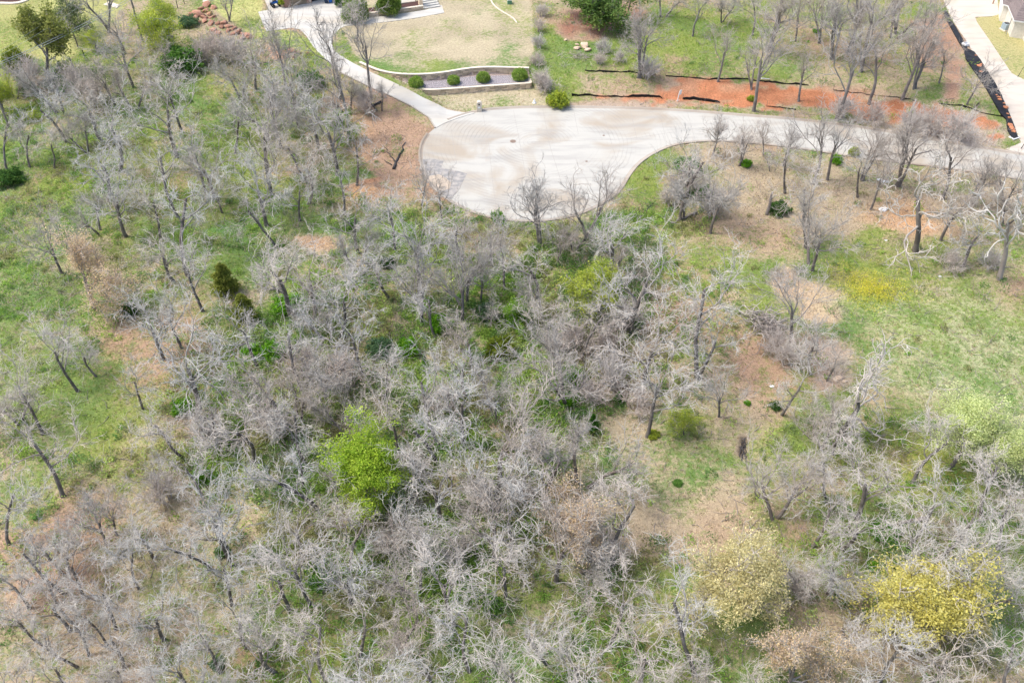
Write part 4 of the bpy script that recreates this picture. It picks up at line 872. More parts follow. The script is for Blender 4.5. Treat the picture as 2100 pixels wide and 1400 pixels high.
# fallen sticks
def litter():
    g = np.random.default_rng(95); sel = fine & (py_ > 250) & (py_ < 1420) & (px_ > -30) & (px_ < 2130) & ~inS & (dS > .5) & ~inside(DRIVE1, gx, gy) & ~inside(DRIVE2, gx, gy) & ~inside(TERR, gx, gy)
    w = np.clip(1.0-G, .05, 1)*sel*np.clip(vnoise(gx, gy, 1.1, 70)*2-.5, .05, 1); n = 60000; i = g.choice(len(gx), n, p=w/w.sum()); P = np.stack([gx[i], gy[i], gz[i]+.03], 1)+g.normal(0, 1, (n, 3))*[.25, .25, .008]
    v, f, c = leaf_quads(P, 1, .02, .07, LC((206,178,152), (186,154,128), (150,124,104), (222,200,176)), g, 3.0); return mesh_np('leaf_litter', v, f, M['brush'], {'col': c*.72}, smooth=False)
o = link('leaf_litter', litter()); tag(o, 'fallen brown leaves littering the ground', kind='stuff')
def sticks():
    x, y, z, a, b, g = pick(2400, seed=91); k = g.random(len(x)) < .3; x, y, z = x[k], y[k], z[k]; n = len(x)
    S = np.stack([x, y, z+.05], 1); D = g.normal(0, 1, (n, 3)); D[:, 2] *= .05; D /= np.linalg.norm(D, axis=1, keepdims=True)
    P, Rr = grow(S, D, g.uniform(.6, 2.4, n), g.uniform(.015, .045, n), np.full(n, .01), 4, .25, 0, g); P[:, :, 2] = np.maximum(P[:, :, 2], S[:, None, 2]-.02)
    v, f = tubes(P, Rr, 4); return mesh_np('fallen_sticks', v, f, M['log'])
o = link('fallen_sticks', sticks()); tag(o, 'fallen sticks scattered on leaf litter', kind='stuff')

# ---------------------------------------------------------------- logs, snags, brush pile, boulders
def crooked(name, p0, p1, r0, r1, m, parent=None, n=9, crook=.18, z0=.1, z1=.1, seed=1, k=8):
    g = np.random.default_rng(seed); a = np.array([*p0[:2], p0[2]+z0]); b = np.array([*p1[:2], p1[2]+z1]); t = np.linspace(0, 1, n)[:, None]
    P = a*(1-t)+b*t; P[1:-1] += g.normal(0, crook*np.linalg.norm(b-a)/n, (n-2, 3))*[1, 1, .4]
    v, f = tubes(P[None], (r0*(1-t[:, 0])+r1*t[:, 0])[None]*g.uniform(.88, 1.12, (1, n)), k); c0 = np.arange(k)[::-1]; c1 = (n-1)*k+np.arange(k)
    me = mesh_np(name, v, [f, np.array([c0, c1])], m); return link(name, me, None, parent)
def log_thing(name, pa, pb, r0, r1, m, label, cat='log', seed=1, branches=(), crook=.18):
    A, B = at(*pa), at(*pb); root = empty(name, A, 0, label, cat)
    sub = lambda p: (p[0]-A[0], p[1]-A[1], p[2]-A[2])
    crooked('trunk', sub(A), sub(B), r0, r1, m, root, seed=seed, z0=r0*.8, z1=r1*.8+.05, crook=crook)
    for i, (qa, qb, rr, zz) in enumerate(branches): crooked('branch', sub(at(*qa)), sub(at(*qb)), rr, rr*.4, m, root, seed=seed+i+5, z0=.15, z1=zz, k=6, crook=crook)
    return root
log_thing('fallen_log', (1376,458), (1428,438), .10, .20, M['log'], 'grey fallen log lying in the grass below the thicket', seed=3, branches=[((1385,448),(1378,440),.06,.3)])
log_thing('fallen_log', (1313,446), (1338,420), .07, .12, M['darkwood'], 'dark thin log beside the curb right of the turning circle', seed=5)
log_thing('fallen_log', (755,222), (782,211), .14, .18, M['darkwood'], 'charred black log below the left driveway', seed=6)
log_thing('dead_branch', (807,348), (832,293), .20, .07, M['darkwood'], 'dark forked dead branch on red litter left of the turning circle', seed=7, branches=[((811,335),(787,307),.08,.6),((804,340),(788,332),.07,.2)])
log_thing('fallen_log', (1815,1080), (1900,1065), .12, .18, M['log'], 'long pale fallen limb in the right woods above the yellow oak', seed=8, branches=[((1870,1070),(1930,1050),.07,.5)])
log_thing('fallen_log', (1990,1192), (2015,1182), .14, .10, M['darkwood'], 'short dark log right of the bright yellow oak', seed=9)
log_thing('dead_branch', (1850,1330), (1900,1305), .2, .12, M['darkwood'], 'thick dark limb leaning out under the yellow oak', seed=10)
log_thing('ash_strip', (1521,945), (1528,898), .06, .05, M['darkwood'], 'charred black strip of burnt wood in the right clearing', 'log', seed=11, branches=[((1516,938),(1523,905),.05,.0),((1527,942),(1533,905),.05,.0),((1525,930),(1521,900),.06,.0),((1519,925),(1530,915),.04,.0),((1520,912),(1532,900),.04,.0)], crook=.5)
for pa, pb, lab, s in [((1395,465),(1398,478),'small white stick on the grass below the fallen log',21),((1375,500),(1382,503),'pale stick above the dense oak clearing',22),((2048,552),(2072,548),'white forked stick below the bleached dead tree',23)]:
    log_thing('stick', pa, pb, .05, .04, M['bark_white'], lab, 'stick', seed=s)
# brush pile
A = at(1565, 665); root = empty('brush_pile', A, 0, 'heap of stacked grey cut branches beside the boundary of the lot', 'brush pile')
g = np.random.default_rng(5); n = 260; cxy = np.array([at(1545, 655)[:2], at(1590, 690)[:2]]); t = g.random(n)[:, None]**.8
S = np.hstack([cxy[0]*(1-t)+cxy[1]*t+g.normal(0, .75, (n, 2)), g.uniform(.05, 1.2, (n, 1))])-[A[0], A[1], 0]
D = g.normal(0, 1, (n, 3)); D[:, 2] *= .25; D /= np.linalg.norm(D, axis=1, keepdims=True); P, Rr = grow(S, D, g.uniform(.8, 2.6, n), g.uniform(.03, .10, n), np.full(n, .02), 5, .25, 0, g)
P[:, :, 2] = np.clip(P[:, :, 2], .03, 1.5)
for i in range(60): put('branch', mesh_np('branch', *tubes(P[i:i+1], Rr[i:i+1]*1.1, 6), M['log']), root)
v, f = tubes(P[60:], Rr[60:]*.8, 5); o = put('twigs', mesh_np('twigs', v, f, M['bark_soft'], {'pale': np.full(len(v), .8)}), root); o['kind'] = 'stuff'
for (cx, cy, s, lab) in [(1590,565,11,'small heap of cut twigs above the sand patch'),(1640,560,12,'grey twig heap right of the sand patch'),(1190,118,13,'twig heap beside the pale rocks')]:
    A = at(cx, cy); g = np.random.default_rng(s); n = 90; S = np.hstack([g.normal(0, .7, (n, 2)), g.uniform(.02, .5, (n, 1))]); D = g.normal(0, 1, (n, 3)); D[:, 2] *= .3; D /= np.linalg.norm(D, axis=1, keepdims=True)
    P, Rr = grow(S, D, g.uniform(.5, 1.5, n), g.uniform(.015, .04, n), np.full(n, .012), 4, .3, 0, g); P[:, :, 2] = np.maximum(P[:, :, 2], .02); v, f = tubes(P, Rr, 4)
    o = tag(link('twig_heap', mesh_np('twig_heap', v, f, M['bark_soft'], {'pale': np.full(len(v), .7)})), lab, 'brush pile'); o.location = A
rocks = [rock_me('boulder', M['redrock'], i) for i in range(6)]
RP = [(425,12,1.9),(412,19,1.4),(437,17,1.5),(404,28,1.7),(424,25,1.8),(392,30,1.3),(412,33,1.5),(430,30,1.6),(385,36,1.2),(400,38,1.3),(420,38,1.4),(436,36,1.2),(420,45,1.3),(433,49,1.6),(408,47,.9),(447,50,1.2),(460,49,1.5),(471,55,1.3),(455,57,1.2),(480,60,1.2),(440,64,1.6),(447,70,1.4),(468,64,1.2),(490,64,1.3),(484,70,1.5),(498,71,1.3),(507,75,1.6),(497,80,1.2),(512,80,1.2),(475,72,1.0),(598,106,1.3),(612,110,1.1),(630,112,1.2),(603,118,.9),(4,1,.01)]
for i, (cx, cy, s) in enumerate(RP[:-1]):
    far = cx > 560; A = at(cx, cy); o = put('boulder', rocks[i % 6], None, (A[0], A[1], A[2]+.05*s), (random.uniform(-.3, .3), random.uniform(-.3, .3), random.random()*6), (s*random.uniform(.9, 1.3), s*random.uniform(.7, 1), s))
    if far: tag(o, ['red boulder at the driveway bend, leftmost of four', 'red boulder at the driveway bend, second from the right', 'red boulder at the driveway bend, rightmost of four', 'lowest red boulder at the driveway bend'][i-30], 'boulder', 'red boulders at the driveway bend')
    else: tag(o, f"red sandstone boulder in the lawn edge heap, {ordn(sorted(range(30), key=lambda q: RP[q][0]+RP[q][1]*.01).index(i)) or 'first'} from its left end", 'boulder', 'red sandstone boulders heaped along the lawn edge')
pr = [rock_me('rock', M['palerock'], 20+i) for i in range(3)]
for i, (cx, cy, s, lab) in enumerate([(1185,101,1.5,'pale tan rock on the meadow, left of a cluster'),(1198,96,2.0,'largest pale rock of the cluster on the meadow'),(1205,104,1.4,'pale rock at the right of the meadow cluster'),(1183,93,.9,'small reddish rock behind the pale cluster'),(1160,83,.7,'small white rock above the pale cluster'),(2066,100,.01,'')][:-1]):
    A = at(cx, cy); tag(put('rock', pr[i % 3], None, (A[0], A[1], A[2]+.15*s), (0, 0, i*1.7), (s, s*.75, s*.8)), lab, 'rock')
for i, (cx, cy, s) in enumerate([(1722,776,1.2),(1712,780,.9),(1732,782,.8)]):
    A = at(cx, cy); tag(put('rock', pr[i % 3], None, (A[0], A[1], A[2]+.1*s), (0, 0, i*1.7), (s, s*.6, s*.6)), ['pale flat rock at the meadow edge, largest of three','pale flat rock left of the largest at the meadow edge','pale flat rock lowest of three at the meadow edge'][i], 'rock')
# snags and posts
A = at(1862, 246); r = empty('broken_trunk', A, 0, 'white broken dead trunk standing on the red earth bank', 'dead tree')
crooked('trunk', (0,0,0), (.25,.2,3.1), .22, .10, M['bark_white'], r, n=8, crook=.1, z0=-.2, z1=0, seed=4)
me = r.children[0].data; at_ = me.attributes.new('pale', 'FLOAT', 'POINT'); at_.data.foreach_set('value', np.full(len(me.vertices), .8, np.float32))
for i in range(5):
    a = i*1.3; crooked('root', (0,0,.2), (math.cos(a)*.9, math.sin(a)*.9, .02), .09, .04, M['log'], r, n=5, z0=0, z1=0, seed=i, k=5)
A = at(1573, 440); r = empty('dead_stump', A, 0, 'dark dead stump pole left of the dark green bush', 'dead tree')
crooked('trunk', (0,0,0), (.1,.1,3.2), .24, .13, M['log'], r, n=7, crook=.15, z0=-.2, z1=0, seed=9)
crooked('branch', (0.05,0,2.0), (.5,.1,2.7), .07, .03, M['log'], r, n=4, z0=0, z1=0, seed=9, k=5)

# ---------------------------------------------------------------- silt fences, black sheeting
def silt_fence(pxs, label, seed, hgt=.55, slump=.5):
    g = np.random.default_rng(seed); P = np.array([at(*p)[:2] for p in pxs]); P = dens(P, .45); P[1:-1] += g.normal(0, .06, (len(P)-2, 2))
    n = len(P); root = empty('silt_fence', (P[0][0], P[0][1], float(h(*P[0]))), 0, label, 'silt fence'); o0 = np.array([*P[0], float(h(*P[0]))])
    T = np.gradient(P, axis=0); T /= np.linalg.norm(T, axis=1, keepdims=True)+1e-9; Nn = np.stack([-T[:, 1], T[:, 0]], 1); sl = slump*np.clip(vnoise(np.arange(n), np.zeros(n), 3, seed)*1.4, .1, 1)
    rows = []; z = h(P[:, 0], P[:, 1])
    for k, fr in enumerate((0, .35, .7, 1.0)):
        off = -Nn*(sl*fr*hgt*1.2)[:, None]; rows.append(np.column_stack([P+off*.6+g.normal(0, .02, (n, 2)), z-.03+hgt*fr*np.clip(1.0-sl*1.1+.25*(vnoise(np.arange(n), np.zeros(n)+9, 2, seed)-.5), .12, 1)]))
    V = np.stack(rows, 1).reshape(-1, 3)-o0; F_ = np.array([[i*4+k, i*4+k+1, (i+1)*4+k+1, (i+1)*4+k] for i in range(n-1) for k in range(3)])
    me = mesh_np('fabric', V, F_, M['black']); fb = link('fabric', me, None, root); md = fb.modifiers.new('t', 'SOLIDIFY'); md.thickness = .015
    st = box_me('stake', .045, .045, .95, M['wood'])
    for i in range(0, n, 5): put('stake', st, root, (P[i, 0]-o0[0]+.03, P[i, 1]-o0[1]+.03, z[i]-o0[2]-.1), (g.normal(0, .1), g.normal(0, .1), 0))
    return root
silt_fence([(1172,197),(1200,196),(1260,198),(1310,199),(1352,199),(1358,203)], 'black silt fence along the verge right of the yellow green bush', 1)
silt_fence([(1400,204),(1420,204),(1450,208),(1477,211)], 'short slumped black silt fence right of the white sign post', 2)
silt_fence([(1200,145),(1230,148),(1290,148),(1345,153)], 'black silt fence at the foot of the meadow, left part', 3, .4)
silt_fence([(1365,156),(1400,159),(1460,163),(1535,163)], 'thin black silt fence above the red bank, left part', 4, .35)
silt_fence([(1543,165),(1570,168),(1610,172),(1658,175)], 'black silt fence above the red bank with white pipe', 5, .42)
silt_fence([(1708,184),(1740,189),(1765,190),(1790,194)], 'collapsed black silt fence under two leaning trees', 6, .5, .9)
silt_fence([(1572,218),(1600,221),(1632,226)], 'thin black silt fence below the red bank', 7, .3)
silt_fence([(1790,194),(1830,200),(1866,204),(1880,208)], 'sagging thin silt fence left of the white broken trunk', 8, .25)
silt_fence([(1925,213),(1960,216),(1985,222),(2020,233),(2058,240)], 'thin black silt fence above the right end of the red bank', 9, .33)
silt_fence([(1995,222),(2008,212)], 'short black silt fence piece joining the tree in the right corner', 10, .35)
A = at(1560, 166); B = at(1578, 168); o = crooked('white_pipe', (0,0,0), (B[0]-A[0], B[1]-A[1], 0), .07, .07, M['white'], None, n=3, crook=0, z0=.4, z1=.4); o.location = A; tag(o, 'white pipe lying on the silt fence above the red bank', 'pipe')
SHEET = drape_pts([(1938,22),(1946,32),(1953,48),(1962,62),(1974,82),(1984,102),(1997,108),(2012,128),(2026,150),(2040,172),(2052,195),(2062,218),(2072,240),(2080,262),(2086,281),(2074,284),(2066,268),(2063,246),(2052,236),(2040,215),(2030,198),(2010,165),(1992,140),(1980,122),(1977,104),(1966,88),(1955,68),(1945,50),(1935,30)])
sheet = flat_poly('plastic_sheeting', SHEET, lambda x, y: h_base(x, y)+.10+.10*vnoise(x, y, .8, 50)+.06*vnoise(x, y, .35, 51), M['black'], .45, .25, 'thing')
del sheet['kind']; tag(sheet, 'long crumpled black plastic sheeting beside the right driveway', 'plastic sheeting')
clod = [rock_me('soil_clod', mat('red_clay', tuple(RED*1.1), var=.25, scale=3), 40+i, .35) for i in range(3)]
g = np.random.default_rng(3); cs = [(2000,116),(2011,134),(2008,137),(2012,150),(2043,197),(2049,206),(2047,201),(2058,214),(2062,222),(2066,236),(2069,243),(2073,262),(2076,268),(2078,272),(2071,258),(2075,266)]
for i, (cx, cy) in enumerate(cs):
    A = at_drive(cx, cy); s = g.uniform(.5, 1.1); tag(put('soil_clod', clod[i % 3], None, (A[0], A[1], A[2]+.18), (0, 0, i), (s, s*.8, s)), f"lump of red clay on the black plastic sheeting, {ordn(sorted(range(16), key=lambda q: cs[q][1]).index(i)) or 'first'} from the top", 'clay lump', 'clay lumps on the black sheeting')

# ---------------------------------------------------------------- small built things
A = at(983, 226); r = empty('stone_mailbox', A, 0, 'arched pale stone mailbox pillar on the lawn above the curb', 'mailbox')
put('pillar', box_me('pillar', .72, .6, 1.15, M['cap'], .03), r, (0,0,-.1))
bm = bmesh.new(); bmesh.ops.create_cone(bm, cap_ends=True, segments=20, radius1=.36, radius2=.36, depth=.6)
for v in bm.verts: v.co = Vector((v.co.x, v.co.z, max(v.co.y, -.02)+1.06))
me = bpy.data.meshes.new('arch'); bm.to_mesh(me); bm.free(); me.materials.append(M['cap']); put('arch', me, r)
put('mailbox_door', box_me('mailbox_door', .2, .03, .24, M['dark'], .01), r, (0, -.315, .9)); put('plaque', box_me('plaque', .34, .02, .2, M['white']), r, (0, -.312, .45))
A = at(1389, 208); r = empty('sign_post', A, .3, 'narrow white sign post leaning on the verge above the road', 'sign post')
put('post', box_me('post', .09, .09, 1.75, M['white']), r, (0,0,-.1), (.05, .08, 0)); put('panel', box_me('panel', .34, .04, .75, M['white'], .01, 1.05), r, (.16,0,0), (.05, .1, 0)); put('foot', box_me('foot', .5, .06, .06, M['white']), r, (.1,0,.1))
A = at(1096, 211); r = empty('lawn_ornament', A, .4, 'small white pointed object on the lawn left of the yellow bush', 'lawn ornament')
put('base', cyl_me('base', .3, .22, .12, M['white'], 8), r); put('cone', cyl_me('cone', .2, .03, .55, M['white'], 6), r, (0,0,.1))
A = at(1045, 8); r = empty('utility_box', A, .1, 'green utility box on the dry lawn at the top', 'utility box'); put('cabinet', box_me('cabinet', .75, .75, .7, M['green_box'], .03), r); put('lid', box_me('lid', .82, .82, .1, M['white'], .02, .7), r)
A = at(1979, 94); r = empty('drain_inlet', (A[0], A[1], A[2]), .5, 'pale concrete drain box at the top of the plastic sheeting', 'drain box'); put('box', box_me('box', .9, .8, .45, M['white'], .03), r); put('grate', box_me('grate', .6, .5, .03, M['metal'], 0, .45), r)
A = at_drive(2080, 282); r = empty('drain_grate', A, .5, 'dark drain grate with white kerb at the bottom of the sheeting', 'drain'); put('frame', box_me('frame', 1.3, .9, .12, M['white'], .02), r); put('grate', box_me('grate', 1.0, .65, .1, M['dark'], 0, .05), r)
def slab(name, pxs, label, cat, m, z=TOP_Z, t=.15):
    P = W(pxs, z); o = flat_poly(name, P, z+t, m, 3, t+.1, 'thing'); del o['kind']; return tag(o, label, cat)
slab('concrete_pad', [(212,11),(224,5),(246,12),(240,18)], 'white concrete pad on the lawn top left', 'concrete pad', M['cap'])
slab('concrete_pad', [(415,3),(424,0),(431,4),(421,8)], 'small white pad above the red boulder heap', 'concrete pad', M['cap'], t=.08)
A = at(316, 4); r = empty('slatted_bench', A, .2, 'white slatted bench at the top above the yellow green tree', 'bench')
for i in range(5): put('slat', box_me('slat', 1.9, .14, .05, M['white']), r, (0, -.4+i*.24, .55))
for sx in (-.8, .8):
    for sy in (-.35, .5): put('leg', box_me('leg', .08, .08, .55, M['white']), r, (sx, sy, 0))
# litter
for i, (cx, cy, s, lab) in enumerate([(1814,373,.5,'white plastic bag on the litter below the road, right of two'),(1802,369,.35,'small white scrap on the litter below the road'),(1812,430,.6,'pinkish white bag beside the bare oak right of the twiggy tree'),(1583,792,.22,'white scrap on the leaf litter strip'),(1817,493,.2,'white scrap at the foot of the old oak'),(1928,567,.18,'white scrap in the meadow'),(1478,346,.18,'white scrap in the thicket')]):
    A = at(cx, cy); g = np.random.default_rng(i); bm = bmesh.new(); bmesh.ops.create_icosphere(bm, subdivisions=2, radius=s)
    for v in bm.verts: v.co = Vector((v.co.x*(1+g.normal(0, .2)), v.co.y*.7*(1+g.normal(0, .2)), abs(v.co.z)*.45*(1+g.normal(0, .3))))
    me = bpy.data.meshes.new('plastic_bag'); bm.to_mesh(me); bm.free(); me.materials.append(M['white']); o = link('plastic_bag', me); o.location = A; tag(o, lab, 'litter')
# fence with posts by the mown lawn
def wire_fence(pxs, label, step=2.6, hh=1.5, m=None):
    P = dens(np.array([at(*p)[:2] for p in pxs]), step); z = h(P[:, 0], P[:, 1]); root = empty('wire_fence', (*P[0], z[0]), 0, label, 'fence'); pm = cyl_me('post', .07, .06, hh+.2, m or M['darkwood'], 8)
    for (x, y), zz in zip(P, z): put('post', pm, root, (x-P[0][0], y-P[0][1], zz-z[0]-.2), (random.gauss(0, .03), random.gauss(0, .03), 0))
    for hz in (.4, .9, 1.35):
        Q = np.column_stack([P-P[0], z-z[0]+hz]); v, f = tubes(Q[None], np.full((1, len(Q)), .008), 4); put('wire', mesh_np('wire', v, f, M['metal']), root)
wire_fence([(125,150),(150,138),(175,122),(200,112)], 'wire fence with dark posts at the lower edge of the mown lawn')
wire_fence([(356,33),(365,18),(378,8),(395,-6)], 'short wire fence left of the red boulder heap')
A = at(2087, 158); r = tag(link('metal_stake', cyl_me('metal_stake', .04, .03, 1.6, M['darkwood'], 6)), 'thin dark stake standing on the lawn at the right edge', 'stake'); r.location = A; r.rotation_euler = (0, .2, 0)
A = at_drive(2094, 305); r = tag(link('metal_stake', cyl_me('metal_stake', .05, .04, 1.1, M['darkwood'], 6)), 'short dark stake at the mouth of the right driveway', 'stake'); r.location = A; r.rotation_euler = (0, .2, 0)
# power lines, hung between poles beyond the frame
def span(a, b, r, label, z=8.5, sag=.5):
    x0, y0 = at_z(*a, z); x1, y1 = at_z(*b, z); d = np.array([x1-x0, y1-y0]); p0 = np.array([x0, y0])-d*.7; p1 = np.array([x1, y1])+d*.9; t = np.linspace(0, 1, 24)
    Q = np.column_stack([p0[0]+(p1-p0)[0]*t, p0[1]+(p1-p0)[1]*t, z-sag*4*t*(1-t)+sag]); v, f = tubes(Q[None], np.full((1, 24), r), 5); o = link('power_line', mesh_np('power_line', v, f, M['cable'])); return tag(o, label, 'power line', 'power lines over the mown lawn'), p0, p1
M['cable'] = mat('cable', (.34, .37, .36), var=.05)
_, a0, a1 = span((60,104),(175,48), .035, 'lowest thick overhead cable crossing in front of the lawn tree')
span((62,108),(177,52), .03, 'overhead cable just below the lowest thick one'); span((60,82),(155,20), .014, 'thin overhead wire above the thick cables', 9.6); span((60,70),(140,12), .014, 'uppermost thin overhead wire over the mown lawn', 9.6)
for p, lab in ((a0, 'wooden utility pole beyond the left edge'), (a1, 'wooden utility pole beyond the top edge')):
    r = empty('utility_pole', (p[0], p[1], float(h(*p))), 0, lab, 'utility pole'); put('pole', cyl_me('pole', .17, .12, 10.2, M['log'], 12, -.5), r); put('crossarm', box_me('crossarm', 2.2, .12, .12, M['log'], 0, 9.1), r, (0,0,0), (0,0,.9))

# ---------------------------------------------------------------- houses
def house_walls(root, P, z, hh, m):
    P = np.asarray(P); n = len(P)
    for i in range(n):
        a, b = P[i], P[(i+1) % n]; d = b-a; L_ = np.hypot(*d); me = box_me('wall', L_+.02, .2, hh+.3, m, 0, -.3)
        put('wall', me, root, ((a+b)[0]/2, (a+b)[1]/2, z), (0, 0, math.atan2(d[1], d[0])))
def hip_roof(root, P, z, rise, m, fascia):
    P = np.asarray(P); c = P.mean(0); Q = c+(P-c)*1.0; n = len(P); cen = np.array([c[0], c[1]])
    out = []
    for i in range(n):
        a, b, e = P[i-1], P[i], P[(i+1) % n]; d1 = (b-a)/np.hypot(*(b-a)); d2 = (e-b)/np.hypot(*(e-b)); n1 = np.array([d1[1], -d1[0]]); n2 = np.array([d2[1], -d2[0]])
        if inside(P, np.array([(b+.05*(n1+n2))[0]]), np.array([(b+.05*(n1+n2))[1]]))[0]: n1, n2 = -n1, -n2
        k = n1+n2; k = k/max(.6, (k*k).sum()/2)*1.0; out.append(b+k*.45)
    out = np.array(out); V = [(*p, z) for p in out]+[(*(cen+(p-cen)*.35), z+rise) for p in out]+[(*p, z-.22) for p in out]
    F4 = [[i, (i+1) % n, n+(i+1) % n, n+i] for i in range(n)]; me = mesh_np('roof', V, [np.array(F4), np.array([[n+i for i in range(n)]])], m, smooth=False); rf = link('roof', me, None, root)
    me = mesh_np('fascia', V, [np.array([[i, 2*n+i, 2*n+(i+1) % n, (i+1) % n] for i in range(n)]), np.array([[2*n+i for i in range(n)]])], fascia, smooth=False); fs = link('fascia', me, None, root); fs.location.z = -.004
    return rf, out
# right house
zr = 1.9
hp = np.array([at_z(px, py, zr) for px, py in [(2049,24),(2050,43),(2060,46),(2072,76),(2098,80),(2112,104),(2190,108),(2180,-60),(2060,-60)]])
root = empty('stone_house', (0, 0, 0), 0, 'pale stone house with brown shingle roof in the top right corner', 'house')
house_walls(root, hp, zr, 2.75, M['brickwhite']); rf, ro = hip_roof(root, hp, zr+2.85, 3.2, M['roof'], M['white'])
# shingle courses: real overlapping strips on the roof faces that show
n = len(ro); cen = hp.mean(0)
for i in range(6):
    a, b = ro[i], ro[(i+1) % n]; a2, b2 = cen+(a-cen)*.35, cen+(b-cen)*.35; nc = 14
    for k in range(nc):
        t0, t1 = k/nc, (k+1.15)/nc; q = lambda u, v, t, dz: (*(u*(1-t)+v*t), zr+2.85+3.2*t+dz)
        V = [q(a, a2, t0, .05), q(b, b2, t0, .05), q(b, b2, min(t1, 1), .012), q(a, a2, min(t1, 1), .012), q(a, a2, t0, .005), q(b, b2, t0, .005)]
        link('shingle_course', mesh_np('shingle_course', V, np.array([[0, 1, 2, 3], [4, 5, 1, 0]]), M['roof'], smooth=False), None, rf)
gp = at_z(2073, 44, zr+1.4); A = at_z(2069, 58, zr)
put('downspout', cyl_me('downspout', .06, .06, 2.7, M['metal'], 8), root, (float(hp[3][0]-.35), float(hp[3][1]+.9), zr), (0,0,0))
A = (*at_z(2061, 60, zr+.1), zr); r = empty('air_conditioner', A, .35, 'blue grey air conditioning unit beside the pale stone house', 'air conditioner')
put('pad', box_me('pad', 1.3, 1.3, .12, M['cap']), r); put('cabinet', box_me('cabinet', 1.0, 1.0, .95, mat('ac_grey', (.30,.37,.42), rough=.5), .03, .12), r); put('fan_guard', cyl_me('fan_guard', .42, .42, .04, M['dark'], 20, 1.07), r)
for i in range(4): put('guard_bar', box_me('guard_bar', .86, .03, .02, M['metal'], 0, 1.12), r, (0, 0, 0), (0, 0, i*math.pi/4))
A = (*at_z(2036, 8, zr), zr); r = empty('wooden_post', A, 0, 'brown wooden post on the right driveway apron at the top', 'post'); put('post', box_me('post', .16, .16, 1.2, M['brickred']), r)
# left house
zl = TOP_Z
fr = np.array([at_z(px, py, zl) for px, py in [(586,16),(596,14),(628,8),(634,6),(690,-6),(712,6),(760,2),(813,-4)]])
d = (fr[3]-fr[0])/np.hypot(*(fr[3]-fr[0])); nn = np.array([-d[1], d[0]])
hp2 = np.array([fr[0], fr[0]+d*15.5, fr[0]+d*15.5+nn*12, fr[0]+nn*12])
root = empty('brick_house', (0, 0, 0), 0, 'brown brick house with garage doors at the top edge', 'house')
def wall_piece(a, b, z0, z1, m=M['brickred'], name='wall', th=.25, off=0):
    dd = b-a; me = box_me(name, np.hypot(*dd), th, z1-z0, m, 0, z0); return put(name, me, root, ((a+b)[0]/2-nn[0]*off, (a+b)[1]/2-nn[1]*off, zl), (0, 0, math.atan2(dd[1], dd[0])))
F0 = fr[0]
L_ = lambda s: F0+d*s
segs = [(0, .9), (3.7, 4.6), (7.4, 8.4), (11.1, 12.1)]
for a, b in segs: wall_piece(L_(a), L_(b), -.2, 2.4)
wall_piece(L_(0), L_(12.1), 2.4, 3.1, off=.002)
for a, b, mm in ((.9, 3.7, M['door']), (8.4, 11.1, M['door'])):
    gd = wall_piece(L_(a), L_(b), -.05, 2.4, mm, 'garage_bay_panel', .08, -.06)
    for k in range(4):
        pn = put('door_panel', box_me('door_panel', (b-a)-.14, .03, .5, mm, .01, .02+k*.59), gd, (0, -.05, 0))
wall_piece(L_(4.6), L_(7.4), -.05, 2.4, M['dark'], 'garage_bay_panel', .08, -.4)  # open middle bay: set-back panel, its dark colour stands in for interior shade
for (a, b) in ((hp2[0], hp2[3]), (hp2[3], hp2[2]), (hp2[2], hp2[1])): wall_piece(a, b, -.2, 3.1)
wall_piece(L_(12.1), L_(15.5), -.2, 3.1)
hip_roof(root, hp2, zl+3.2, 3.4, M['roof'], M['white'])
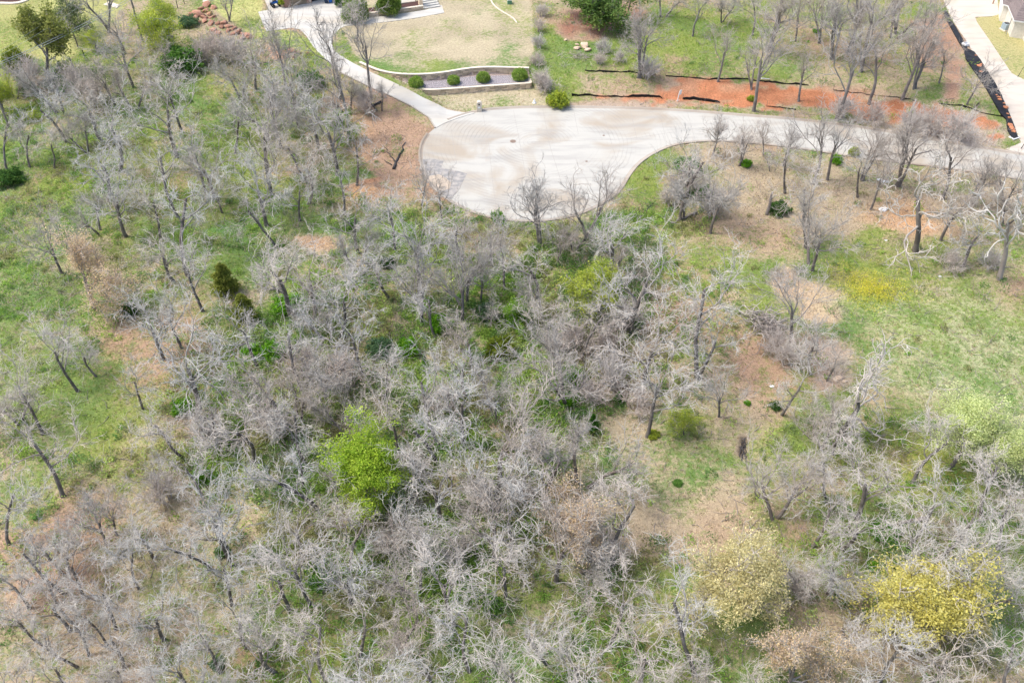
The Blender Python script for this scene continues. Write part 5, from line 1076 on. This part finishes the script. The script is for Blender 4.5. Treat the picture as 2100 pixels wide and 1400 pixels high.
# bins, vehicle by the garage
def bin_(px, py, m, label):
    A = (*at_z(px, py, zl), zl-.02); r = empty('wheelie_bin', A, .2, label, 'bin')
    me = box_me('bin_body', .62, .7, .95, m, .03, .05)
    for v in me.vertices:
        if v.co.z < .3: v.co.x *= .8; v.co.y *= .8
    put('bin_body', me, r); put('lid', box_me('lid', .68, .78, .07, m, .02, 1.0), r)
    for s in (-.27, .27): put('wheel', cyl_me('wheel', .11, .11, .06, M['rubber'], 12), r, (s, .28, .11), (0, math.pi/2, 0))
bin_(669, 6, M['navy'], 'dark wheeled bin beside the blue one at the garage'); bin_(678, 5, M['blue'], 'blue wheeled bin at the right of the garage')
A = (*at_z(566, 13, zl), zl-.03); r = empty('quad_bike', A, .5, 'dark blue quad bike parked left of the garage', 'quad bike')
put('body', box_me('body', 1.5, .6, .35, M['blue'], .1, .55, seg=2), r); put('seat', box_me('seat', .7, .4, .16, M['dark'], .05, .9), r, (-.15, 0, 0)); put('rack', box_me('rack', .5, .8, .05, M['metal'], .01, .95), r, (.6, 0, 0)); put('rack', box_me('rack', .45, .8, .05, M['metal'], .01, .95), r, (-.75, 0, 0))
for sx in (-.55, .6):
    for sy in (-.45, .45):
        wmesh = cyl_me('wheel', .3, .3, .24, M['rubber'], 16, -.12); put('wheel', wmesh, r, (sx, sy, .3), (math.pi/2, 0, 0)); put('fender', box_me('fender', .62, .3, .06, M['navy'], .02, .66), r, (sx, sy, 0))
put('handlebar', box_me('handlebar', .05, .8, .05, M['metal'], 0, 1.12), r, (.3, 0, 0)); put('steering_column', box_me('steering_column', .05, .05, .5, M['metal'], 0, .7), r, (.35, 0, 0), (0, -.2, 0))
A = (*at_z(580, 14, zl), zl-.02); r = empty('potted_plant', A, 0, 'potted yellowish plant between the quad bike and the garage', 'plant'); put('pot', cyl_me('pot', .25, .35, .5, M['palerock'], 12), r)
k_ = LIB['YGB'][0]; o = put('foliage', k_['foliage'], r, (0, 0, .4), (0, 0, 0), (.6, .6, .7))
# front porch steps, column, planter soil
a0 = np.array(at_z(868, 20, zl)); a1 = np.array(at_z(905, 14, zl)); dd = (a1-a0)/np.hypot(*(a1-a0)); nv = np.array([-dd[1], dd[0]]); wd = np.hypot(*(a1-a0))
r = empty('porch_steps', (*a0, zl), math.atan2(dd[1], dd[0]), 'white concrete steps leading up from the front walkway', 'steps')
for i in range(6): put('step', box_me('step', wd*.92, .62, .16*(i+1), M['drive'], .015), r, (wd/2, .35+i*.6, 0))
A = (*at_z(863, 14, zl), zl); r = empty('stone_column', A, math.atan2(dd[1], dd[0]), 'square tan stone porch column left of the steps', 'column'); put('shaft', box_me('shaft', .62, .62, 2.4, M['stone'], .03), r); put('capital', box_me('capital', .78, .78, .14, M['cap'], .02, 2.4), r)
slab('porch_floor', [(818,12),(852,8),(848,-16),(814,-12)], 'pale concrete porch floor behind the planter wall', 'porch', M['drive'], t=.4)
flat_poly('planter_soil', W([(744,33),(790,27),(862,16),(860,6),(820,14),(745,22)], zl), zl+.35, M['mulch'], 2, .3, 'structure')
